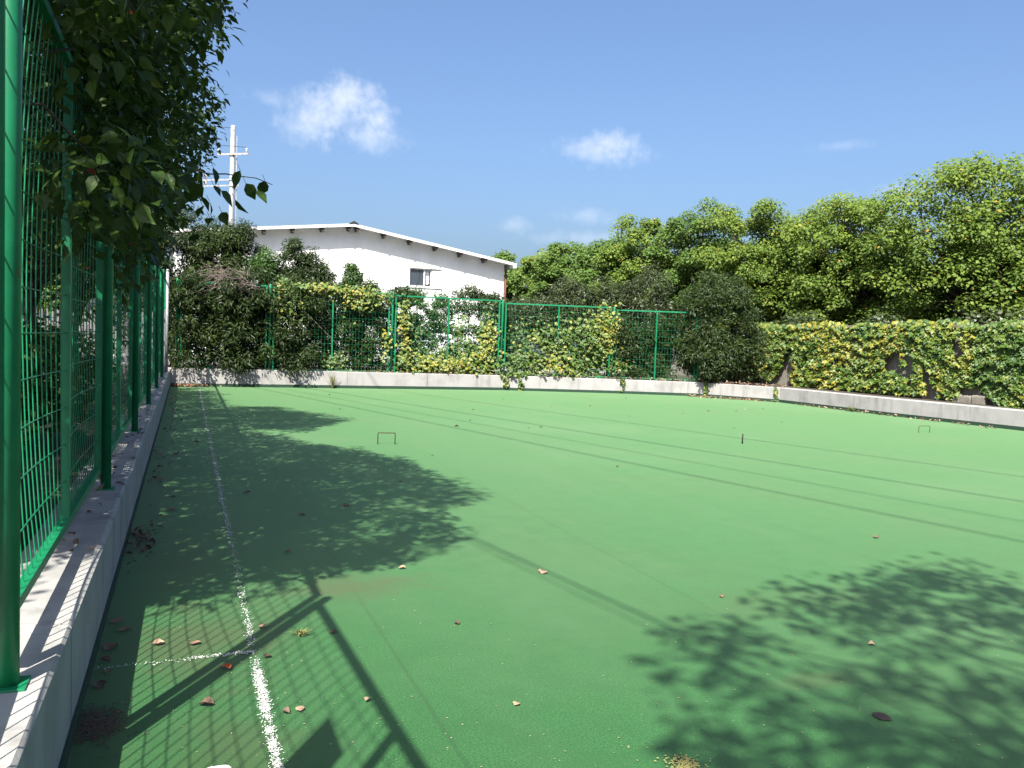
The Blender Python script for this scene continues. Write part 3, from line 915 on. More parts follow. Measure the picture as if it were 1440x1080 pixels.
def cable(a, b, za, zb, r, label, ext=(26, 32)):
    a, b = Vector(a), Vector(b)
    d = (b - a).normalized()
    p, q = a - d * ext[0], b + d * ext[1]
    L = (q - p).length
    pts = []
    for k in range(25):
        t = k / 24
        c = p.lerp(q, t)
        pts.append((c.x, c.y, za + (zb - za) * t - .35 * 4 * t * (1 - t) * 0.6))
    mid = Vector(pts[12])
    o = MB().tube([Vector(x) - mid for x in pts], r, 6).build('overhead_cable', M['wire'], None, True, loc=mid)
    tag(o, label, 'cable', 'cables strung high over the court')
for (a, b), z, r, lab in ((((4.24, 15.58), (6.91, 5.25)), 12.0, .018, 'overhead cable casting the faint shadow line nearest the tree shadows'),
                          (((5.28, 18.22), (8.79, 6.71)), 12.2, .02, 'overhead cable casting the long shadow line that passes the hoop'),
                          (((5.53, 13.82), (7.75, 5.90)), 12.2, .012, 'thin overhead cable casting the faintest of the shadow lines'),
                          (((7.26, 18.87), (10.58, 8.10)), 12.4, .017, 'overhead cable casting the shadow line nearest the creeper wall'),
                          (((2.21, 6.77), (2.67, 4.07)), 7.4, .0125, 'low overhead cable casting the dark double shadow line, upper strand'),
                          (((2.13, 6.77), (2.55, 4.07)), 7.4, .006, 'low overhead cable casting the paler half of the double shadow line')):
    a2, b2 = [(p[0] - SX * z, p[1] - SY * z) for p in (a, b)]
    e = (7, 3) if z < 8 else (26, 26)
    cable(a2, b2, z, z, r, lab, e)

# ------------------------------------------------------------------ parked vans behind the fence
def van(loc, rz, L, W, H, paint, label):
    root = empty('parked_van', loc, rz); tag(root, label, 'van')
    b = MB()
    prof = [(-L / 2, .35), (-L / 2, H * .9), (-L / 2 + .18, H), (L / 2 - 1.25, H), (L / 2 - .55, H * .60), (L / 2 - .05, H * .5), (L / 2, .35)]
    n = len(prof)
    V = [(x, -W / 2 + (.10 if z > H * .6 else 0), z) for x, z in prof] + [(x, W / 2 - (.10 if z > H * .6 else 0), z) for x, z in prof]
    b.add(V, [tuple(range(n)), tuple(range(2 * n - 1, n - 1, -1))] + [((i + 1) % n, i, i + n, (i + 1) % n + n) for i in range(n)])
    bo = b.build('body', paint, root)
    bm = bmesh.new(); bm.from_mesh(bo.data); bmesh.ops.recalc_face_normals(bm, faces=bm.faces[:])
    bmesh.ops.bevel(bm, geom=bm.edges[:], offset=.05, segments=2, affect='EDGES'); bm.to_mesh(bo.data); bm.free()
    for s in (-1, 1):
        y0, y1 = s * (W / 2 - .085), s * (W / 2 - .055)
        for x0, x1 in ((-L / 2 + .3, -L / 2 + 1.3), (-L / 2 + 1.38, -L / 2 + 2.3), (-L / 2 + 2.38, L / 2 - 1.2)):
            MB().box(x0, x1, min(y0, y1), max(y0, y1), H * .62, H * .9).build('window', M['glass'], root, bevel=.01)
        for x in (-L / 2 + .8, L / 2 - .85):
            w = MB().tube([(x, s * (W / 2 - .2), .32), (x, s * (W / 2 + .005), .32)], .32, 20).build('wheel', M['tyre'], root)
            MB().tube([(x, s * (W / 2 + .006), .32), (x, s * (W / 2 + .016), .32)], [.19, .17], 14).build('rim', M['galv'], w)
        MB().box(L / 2 - .2, L / 2 - .02, s * W / 2 - .22 if s > 0 else -W / 2 + .04, s * W / 2 - .04 if s > 0 else -W / 2 + .22, .68, .84).build('headlight', M['curtain'], root, bevel=.02)
    MB().box(L / 2 - .08, L / 2 + .06, -W / 2 + .05, W / 2 - .05, .36, .56).build('bumper', M['black'], root, bevel=.02)
    return root
van((9.7, 34.2, .415), 0, 4.3, 1.7, 1.62, M['carwhite'], 'white van parked before the white building, glimpsed through the fence')
van((14.6, 34.4, .415), R(180), 3.9, 1.66, 1.66, M['cargrey'], 'blue grey van parked right of the white one, glimpsed through the fence')

# ------------------------------------------------------------------ old wall with creeper, right
WLX, WLY0, WLY1 = 18.55, 1.0, 30.0
old = empty('garden_wall', (WLX, 15.0, 0.38)); tag(old, 'old rendered boundary wall almost hidden under yellow and green creeper', 'wall')
yy = WLY0
while yy < WLY1 - .1:
    y1 = min(WLY1, yy + 3.6)
    MB().box(0, .24, yy - 15 + .004, y1 - 15 - .004, 0, 1.86).build('wall_panel', M['stone'], old)
    MB().box(-.05, .30, yy - 15 - .15, yy - 15 + .15, 0, 1.90).build('pilaster', M['stone'], old, bevel=.01)
    MB().box(-.07, .31, yy - 15 + .172, y1 - 15 - .172, 1.862, 1.905).build('coping_course', M['stone'], old)
    MB().box(-.12, .36, yy - 15 + .003, y1 - 15 - .003, 1.907, 1.98).build('coping', M['coping'], old, bevel=.008)
    yy = y1
# irregular base stones
for k in range(22):
    y = 3 + k * .62 + random.uniform(-.1, .1)
    h = random.uniform(.12, .3); w = random.uniform(.2, .32)
    s = MB().box(-.16, -.004, y - 15 - w, y - 15 + w, -.05, h).build('stone', M['stone'], old, bevel=.045)

# grey picket fence seen through the mesh
pf = empty('picket_fence', (-3.2, 22.6, .39)); tag(pf, 'pale grey picket fence seen through the long mesh fence', 'fence')
pk = MB(); pk.add([(-.03, -.012, 0), (.03, -.012, 0), (.03, -.012, 1.5), (0, -.012, 1.56), (-.03, -.012, 1.5), (-.03, .012, 0), (.03, .012, 0), (.03, .012, 1.5), (0, .012, 1.56), (-.03, .012, 1.5)],
                  [(0, 1, 2, 3, 4), (9, 8, 7, 6, 5), (0, 5, 6, 1), (1, 6, 7, 2), (2, 7, 8, 3), (3, 8, 9, 4), (4, 9, 5, 0)])
me = pk.mesh('picket', M['picket'])
for k in range(44): link_mesh('picket', me, pf, ((k - 22) * .115, 0, 0.02))
for z in (.4, 1.2): MB().box(-2.6, 2.6, .014, .06, z, z + .07).build('rail', M['picket'], pf)
for x in (-2.66, 2.66): MB().box(x - .05, x + .05, -.04, .07, 0, 1.65).build('post', M['picket'], pf)

# ------------------------------------------------------------------ trees along the long fence (crowns overhang it)
LEFT_CROWNS = [[(-2.95,2.53,3.79),(-3.39,1.68,4.82),(-2.53,3.41,2.80),(-3.45,2.54,4.61),(-2.71,3.29,3.42),(-2.47,3.44,3.14),(-2.94,3.68,3.58),(-2.57,4.38,3.02),(-3.47,2.31,5.36),(-3.65,2.56,5.65),(-2.41,4.66,2.67),(-2.91,4.38,3.65),(-2.89,4.55,3.81),(-3.15,4.07,4.42),(-4.21,2.49,6.77),(-3.41,4.20,4.83),(-4.47,2.97,6.68),(-3.92,3.51,6.08),(-3.54,4.54,5.42),(-3.08,5.44,4.15),(-4.25,3.54,6.78),(-3.67,4.76,5.36),(-3.80,4.63,5.97),(-4.19,4.19,6.40),(-3.27,1.62,5.19),(-2.14,3.21,2.81),(-2.04,3.38,2.72),(-2.16,3.96,2.89),(-3.28,1.93,5.13),(-3.35,1.80,5.74),(-2.09,4.06,2.85),(-2.87,2.84,4.67),(-2.42,3.73,3.69),(-3.67,2.31,6.08),(-2.46,3.89,3.84),(-2.75,4.02,3.99),(-3.38,2.94,5.97),(-3.68,2.96,6.42),(-1.67,5.70,2.32),(-2.81,4.90,4.25),(-3.47,3.36,5.99),(-2.92,5.21,4.54),(-3.92,3.75,6.67),(-4.00,4.04,6.83),(-3.70,3.91,6.74),(-4.02,3.92,7.23),(-3.96,5.07,6.83),(-2.13,2.81,3.52),(-2.86,1.56,5.07),(-1.63,3.54,2.49),(-1.59,4.13,2.71),(-2.23,3.11,4.12),(-3.25,0.89,6.71),(-1.58,4.69,2.50),(-3.52,1.75,6.71),(-1.70,4.26,2.65),(-1.69,4.85,3.04),(-1.85,4.48,3.46),(-1.56,4.98,2.62),(-1.63,4.88,3.15),(-3.40,2.49,6.78),(-2.54,3.64,4.88),(-1.71,5.33,3.34),(-2.33,4.31,4.62),(-3.38,3.89,6.20),(-2.41,4.79,4.73),(-3.22,3.82,6.18),(-3.42,4.00,6.70),(-3.55,4.05,6.76),(-3.17,4.94,6.37),(-4.10,3.70,7.71),(-3.94,3.70,7.84),(-3.12,5.12,6.41),(-3.69,4.65,7.51),(-3.95,4.90,7.40),(-1.48,3.34,3.02),(-1.21,3.76,2.50),(-1.70,2.81,3.55),(-2.64,1.91,5.74),(-2.80,1.58,5.78),(-1.34,3.55,2.88),(-2.29,2.82,4.98),(-1.90,3.27,4.03),(-1.03,4.17,2.71),(-1.23,5.09,2.45),(-2.18,3.36,4.71),(-1.81,4.12,4.02),(-1.72,4.91,3.57),(-3.65,1.55,7.76),(-1.17,5.37,2.81),(-2.69,3.14,6.26),(-1.36,5.38,3.38),(-1.52,4.84,3.85),(-3.65,2.66,7.87),(-3.04,3.01,7.17),(-2.19,5.27,4.79),(-3.01,4.45,6.29),(-3.05,3.92,6.54),(-3.39,3.50,7.91),(-2.98,4.44,6.66),(-2.39,5.28,5.57),(-3.14,5.10,6.83),(-2.97,5.23,6.73),(-3.17,5.46,6.64),(-3.37,4.56,7.88),(-2.39,1.54,6.15),(-2.25,1.49,6.35),(-1.32,3.18,3.77),(-0.86,4.04,3.29),(-2.98,0.91,7.78),(-0.75,4.09,3.11),(-1.13,4.30,3.18),(-1.67,3.08,4.88),(-2.14,2.50,5.84),(-0.57,5.60,2.42),(-0.63,5.31,2.52),(-2.84,2.12,7.54),(-1.24,5.30,3.39),(-2.06,3.80,5.37),(-2.56,3.14,6.88),(-1.45,5.26,4.18),(-1.47,5.31,4.34),(-2.73,3.51,7.24),(-2.02,5.24,5.46),(-2.83,4.46,6.92),(-2.54,5.08,6.25),(-2.37,5.03,6.52),(-3.09,5.10,7.58),(-2.26,0.82,7.17),(-2.12,1.34,6.50),(-1.69,1.92,5.80),(-1.15,3.23,4.04),(-2.07,1.78,6.65),(-2.36,1.60,6.75),(-1.55,2.91,5.28),(-1.09,4.00,4.11),(-0.67,4.23,3.56),(-1.96,2.95,6.42),(-2.34,2.10,7.26),(-1.88,2.77,6.45),(-2.06,3.25,6.09),(-1.79,3.63,5.72),(-2.17,3.38,6.27),(-2.37,3.26,7.37),(-2.29,3.27,6.97),(-1.55,5.32,5.20),(-2.71,3.30,7.42),(-2.07,4.47,6.73),(-2.62,4.78,7.40),(-2.23,4.83,7.02),(-0.54,3.16,3.98),(-0.82,2.91,4.35),(-0.89,2.62,4.79),(-0.15,3.95,3.27),(-0.80,2.80,4.59),(-0.17,3.95,3.00),(-1.93,1.94,7.02),(-0.33,4.64,3.29),(-0.91,3.12,4.92),(-1.52,3.10,5.92),(-2.38,1.64,7.92),(-0.83,4.03,4.91),(-0.32,5.48,3.19),(-0.99,4.70,4.64),(-1.49,3.76,5.79),(-1.92,3.34,6.66),(-0.34,5.52,3.88),(-2.05,3.36,6.90),(-0.52,5.57,4.41),(-1.26,4.76,5.45),(-1.06,5.58,5.54),(-2.15,4.06,7.36),(-1.96,5.22,7.23),(-1.95,5.66,7.29),(-1.17,2.03,6.03),(-0.97,2.20,6.13),(-1.84,0.85,7.64),(-1.65,1.48,7.63),(-0.87,2.34,5.98),(0.13,3.98,3.66),(-1.66,1.91,7.72),(-0.34,3.72,4.80),(-1.09,2.89,6.03),(-0.95,3.86,5.56),(-1.61,2.72,6.93),(-0.59,4.44,5.06),(-1.48,3.25,7.18),(-0.64,4.91,5.10),(-1.63,2.96,7.71),(-1.92,3.25,7.93),(-1.30,3.66,6.89),(-1.71,3.58,7.57),(-1.21,4.99,6.10),(-1.75,4.35,7.23),(-1.68,4.23,7.61),(-1.60,5.22,7.14),(-2.02,4.73,7.83),(-0.00,4.28,4.36),(0.08,4.16,4.12),(-1.03,2.73,7.29),(-0.82,3.15,6.80),(-0.74,3.16,6.72),(-0.43,4.39,5.63),(-1.17,3.26,7.40),(-1.40,2.54,7.89),(-0.73,4.21,6.58),(-0.48,5.12,5.36),(-1.44,3.03,7.88),(-1.29,3.93,7.76),(-0.35,5.47,5.31),(-0.44,5.69,5.28),(-1.28,4.58,7.14),(-1.35,4.84,7.92),(-1.48,5.55,7.76),(-1.02,2.66,7.59),(-1.06,2.59,7.94),(-0.52,3.48,6.45),(-0.75,3.43,7.09),(-1.13,3.31,7.87),(-0.52,3.94,6.76),(-0.78,3.82,7.16),(-1.00,4.11,7.41),(-1.08,3.89,7.57),(-0.75,4.47,6.95),(-0.47,5.18,6.34),(-0.99,5.17,7.33),(-0.63,4.96,3.30),(-0.56,4.35,3.02),(-0.61,5.64,3.45),(-0.36,5.05,3.31),(-0.25,5.56,3.51),(-0.71,5.51,3.33),(-0.56,4.98,3.16),(-0.15,5.35,3.35),(-0.48,4.29,2.80),(-0.55,5.57,3.16),(-0.41,5.08,2.99),(-0.51,5.35,2.95),(-0.41,5.38,2.98),(-0.53,5.24,2.87),(-0.49,5.56,2.96),(-0.42,5.62,2.71),(-0.49,5.10,2.50),(-0.47,5.41,2.49),(-0.36,4.53,2.35),(-0.49,4.39,2.22),(-0.32,4.21,2.23),(-0.57,5.08,2.15)],
[(-2.38,7.02,2.96),(-2.81,6.52,3.84),(-2.73,7.09,3.22),(-3.59,6.57,4.77),(-3.02,7.06,3.90),(-3.53,5.83,5.39),(-3.74,5.96,5.86),(-3.19,6.84,4.66),(-3.36,6.96,4.87),(-3.13,7.82,4.31),(-4.03,6.38,6.28),(-3.39,7.33,4.78),(-2.48,8.91,3.15),(-2.88,8.75,3.43),(-3.59,7.98,4.94),(-3.73,7.95,5.50),(-3.83,7.24,6.08),(-2.69,9.42,3.09),(-3.50,8.79,5.27),(-4.48,7.32,7.03),(-2.72,9.59,3.51),(-3.84,8.50,6.05),(-4.07,8.27,6.48),(-2.73,10.27,3.37),(-3.87,8.63,6.24),(-3.51,9.71,4.93),(-4.54,8.14,7.65),(-4.40,9.05,7.06),(-2.07,6.10,2.71),(-2.11,6.19,2.86),(-2.15,6.28,3.24),(-1.99,7.54,2.75),(-2.29,6.89,3.66),(-2.30,7.93,2.90),(-2.64,7.12,3.74),(-3.41,5.99,5.85),(-2.78,7.28,4.58),(-3.63,6.07,6.01),(-2.82,7.44,4.80),(-3.59,6.70,5.93),(-2.45,8.39,3.25),(-2.26,8.96,3.21),(-2.72,8.37,4.24),(-1.85,9.24,2.63),(-3.73,7.16,6.59),(-3.81,6.87,6.96),(-3.10,8.14,5.17),(-2.75,8.87,4.72),(-2.01,10.49,2.65),(-2.77,8.90,4.46),(-3.36,8.89,5.56),(-2.66,9.60,4.17),(-3.91,7.78,7.01),(-3.59,8.96,6.16),(-2.89,10.07,5.00),(-4.32,9.29,7.59),(-3.88,9.51,7.13),(-4.26,9.57,7.88),(-1.57,5.81,3.06),(-1.49,6.93,2.31),(-2.12,6.71,4.04),(-2.97,6.53,5.41),(-1.56,8.03,3.02),(-2.88,6.71,5.58),(-1.41,9.01,2.41),(-1.55,8.88,2.76),(-2.50,7.82,4.66),(-2.19,8.38,4.18),(-3.02,6.91,6.01),(-3.01,7.91,5.58),(-3.51,7.05,6.93),(-3.81,6.05,7.91),(-1.36,10.48,2.31),(-3.20,8.06,5.94),(-3.68,7.11,7.55),(-3.85,7.37,7.91),(-2.83,8.67,5.58),(-2.19,10.09,3.94),(-2.45,9.70,4.91),(-3.90,8.24,7.42),(-2.11,10.18,4.20),(-3.61,8.59,7.03),(-3.41,9.10,6.93),(-3.18,9.94,6.05),(-3.92,9.21,7.58),(-3.75,9.53,7.38),(-1.45,5.97,3.38),(-1.63,7.42,3.42),(-1.30,8.22,3.05),(-2.28,6.82,5.37),(-2.02,7.85,4.32),(-1.81,8.01,3.98),(-1.02,9.51,2.60),(-3.41,5.87,7.60),(-2.83,6.34,6.68),(-1.24,9.71,2.94),(-2.49,7.69,5.89),(-1.82,8.42,4.49),(-3.80,6.52,7.99),(-3.31,7.34,7.22),(-1.54,9.97,3.52),(-1.94,9.97,4.02),(-3.26,7.94,7.64),(-3.38,8.05,7.68),(-3.39,8.06,7.89),(-2.95,8.68,6.91),(-3.09,10.10,7.05),(-0.68,6.26,2.62),(-1.13,5.90,3.88),(-0.71,6.82,2.64),(-1.23,7.14,3.86),(-1.75,6.72,4.47),(-2.10,6.29,5.81),(-1.45,7.69,3.99),(-2.09,6.64,5.53),(-1.12,8.31,3.81),(-2.72,5.80,7.22),(-1.64,7.90,4.90),(-1.26,8.75,3.71),(-1.31,8.28,3.96),(-0.98,9.63,2.76),(-1.15,9.40,3.16),(-0.55,9.99,2.57),(-2.35,8.29,5.87),(-1.63,8.92,4.41),(-3.17,6.66,7.79),(-1.99,8.93,5.65),(-1.96,9.01,5.61),(-2.02,8.89,5.36),(-2.82,8.23,6.93),(-3.10,7.90,7.46),(-2.16,9.69,6.12),(-2.34,9.89,5.95),(-3.11,10.16,7.89),(-0.24,6.15,2.69),(-0.40,6.75,2.67),(-0.52,7.10,3.38),(-0.63,6.63,3.52),(-0.39,7.51,3.01),(-1.50,6.41,5.38),(-1.71,6.44,5.61),(-1.62,6.33,5.76),(-0.53,8.33,3.30),(-1.41,7.43,4.70),(-0.82,8.44,3.54),(-1.31,8.15,4.41),(-1.55,7.79,4.91),(-0.64,8.76,3.68),(-2.33,6.71,7.41),(-2.46,6.54,7.22),(-2.68,6.14,7.71),(-2.22,7.83,6.56),(-0.89,9.63,3.92),(-1.42,9.16,4.65),(-2.18,8.30,6.29),(-1.62,9.42,5.05),(-2.48,8.06,7.11),(-2.15,9.01,6.27),(-2.67,8.16,7.51),(-1.64,10.12,5.17),(-1.09,10.36,4.54),(-2.84,8.28,7.81),(-2.51,9.14,7.39),(-1.91,10.44,5.75),(-2.05,10.35,6.62),(-2.41,10.13,6.79),(-2.13,9.73,6.97),(-2.18,10.46,6.98),(-0.21,6.69,2.93),(-0.65,6.46,4.04),(-1.19,6.14,5.47),(-1.29,6.28,5.27),(-0.37,7.21,3.81),(-0.45,7.11,4.19),(-0.20,8.23,3.03),(-0.23,7.94,3.68),(-0.11,8.61,3.41),(-0.96,8.09,4.70),(-0.99,7.38,5.43),(-1.99,6.01,7.41),(-2.18,6.43,7.50),(-1.99,7.04,7.04),(-0.30,9.80,3.11),(-1.41,8.48,5.53),(-1.02,8.79,5.02),(-1.37,8.38,5.84),(-2.23,7.11,7.70),(-1.28,8.61,5.67),(-1.19,9.26,5.24),(-1.15,9.64,4.97),(-0.64,10.29,3.94),(-1.32,10.36,5.88),(-1.92,9.25,7.44),(-1.85,9.26,7.22),(-1.90,9.90,6.85),(-1.62,10.14,6.38),(-1.85,9.82,7.07),(-1.85,10.20,7.10),(-2.00,10.35,7.22),(-2.45,10.32,7.95),(-1.99,10.41,7.35),(-0.35,5.78,4.86),(-0.64,5.82,5.57),(-1.06,5.82,5.72),(-0.44,6.97,4.65),(-1.60,6.07,6.93),(-1.46,5.94,6.90),(-1.50,6.17,6.71),(-0.19,8.18,4.55),(-0.64,7.48,5.38),(-1.21,6.77,6.13),(-0.84,7.88,5.18),(-1.97,6.35,7.90),(-1.50,6.76,7.11),(-0.82,8.27,5.34),(-1.90,8.72,7.94),(-1.91,9.42,7.56),(-1.81,9.63,7.98),(-1.88,10.41,7.84),(0.06,6.35,4.95),(-0.18,5.83,5.48),(-0.29,6.29,5.42),(-0.20,6.71,5.22),(-1.11,5.92,6.75),(-0.67,6.09,6.47),(-0.70,6.51,6.18),(-0.28,7.73,5.02),(-0.34,7.36,5.30),(-0.95,10.27,6.33),(-1.43,9.64,7.75),(-1.50,9.65,7.69),(0.17,6.49,4.93),(-0.44,5.98,6.23),(0.03,6.44,5.22),(-0.01,6.89,5.28),(-1.24,9.90,7.91),(-1.04,10.07,7.67),(-1.06,10.37,7.56),(-1.11,10.11,7.78),(-0.90,8.80,4.73),(-0.86,8.77,4.69),(-0.58,7.35,4.15),(-0.55,8.25,4.55),(-0.43,8.37,4.64),(-0.22,7.78,4.41),(-0.05,7.62,4.36),(0.09,7.49,4.40),(-0.62,6.44,3.78),(-0.13,7.60,4.25),(-0.03,8.38,4.46),(0.09,7.90,4.39),(-0.61,6.31,3.61),(-0.57,7.21,3.89),(-0.46,6.93,3.80),(-0.38,7.05,3.83),(-0.18,7.56,4.11),(0.00,8.37,4.40),(-1.01,8.30,4.01),(-0.82,7.78,3.83),(-0.72,8.22,4.07),(-0.56,7.08,3.74),(-0.42,6.69,3.62),(-0.15,5.79,3.36),(-0.16,6.97,3.77),(-0.21,6.39,3.38),(-0.13,6.26,3.42),(-0.92,8.82,3.91),(-0.19,6.17,3.28),(-0.59,7.01,3.28),(-0.07,7.34,3.39),(-0.68,6.31,2.95),(-0.67,7.45,3.27),(-0.46,6.38,3.00),(-0.06,9.16,3.72),(-0.74,6.69,2.91),(-0.68,7.85,3.20),(-0.42,6.43,2.95),(0.08,9.28,3.62),(-0.84,8.13,3.00),(-0.49,6.90,2.88),(-0.27,6.45,2.84),(-0.68,6.08,2.59),(-0.50,7.44,2.80),(-0.65,6.77,2.56),(-0.41,6.55,2.53),(-0.32,7.85,2.71),(-0.35,9.83,3.02),(-0.89,8.17,2.63),(-0.73,7.70,2.53),(-0.64,8.86,2.75),(-0.62,10.18,2.81),(-0.30,7.27,2.57),(-0.70,7.20,2.39),(-0.52,6.64,2.31),(-0.51,8.10,2.51),(-0.87,8.73,2.27),(-0.69,7.34,2.17),(-0.55,6.96,2.15),(-0.82,8.27,2.13),(-0.81,8.57,2.11),(-0.58,9.39,2.29),(-0.82,8.53,1.96)],
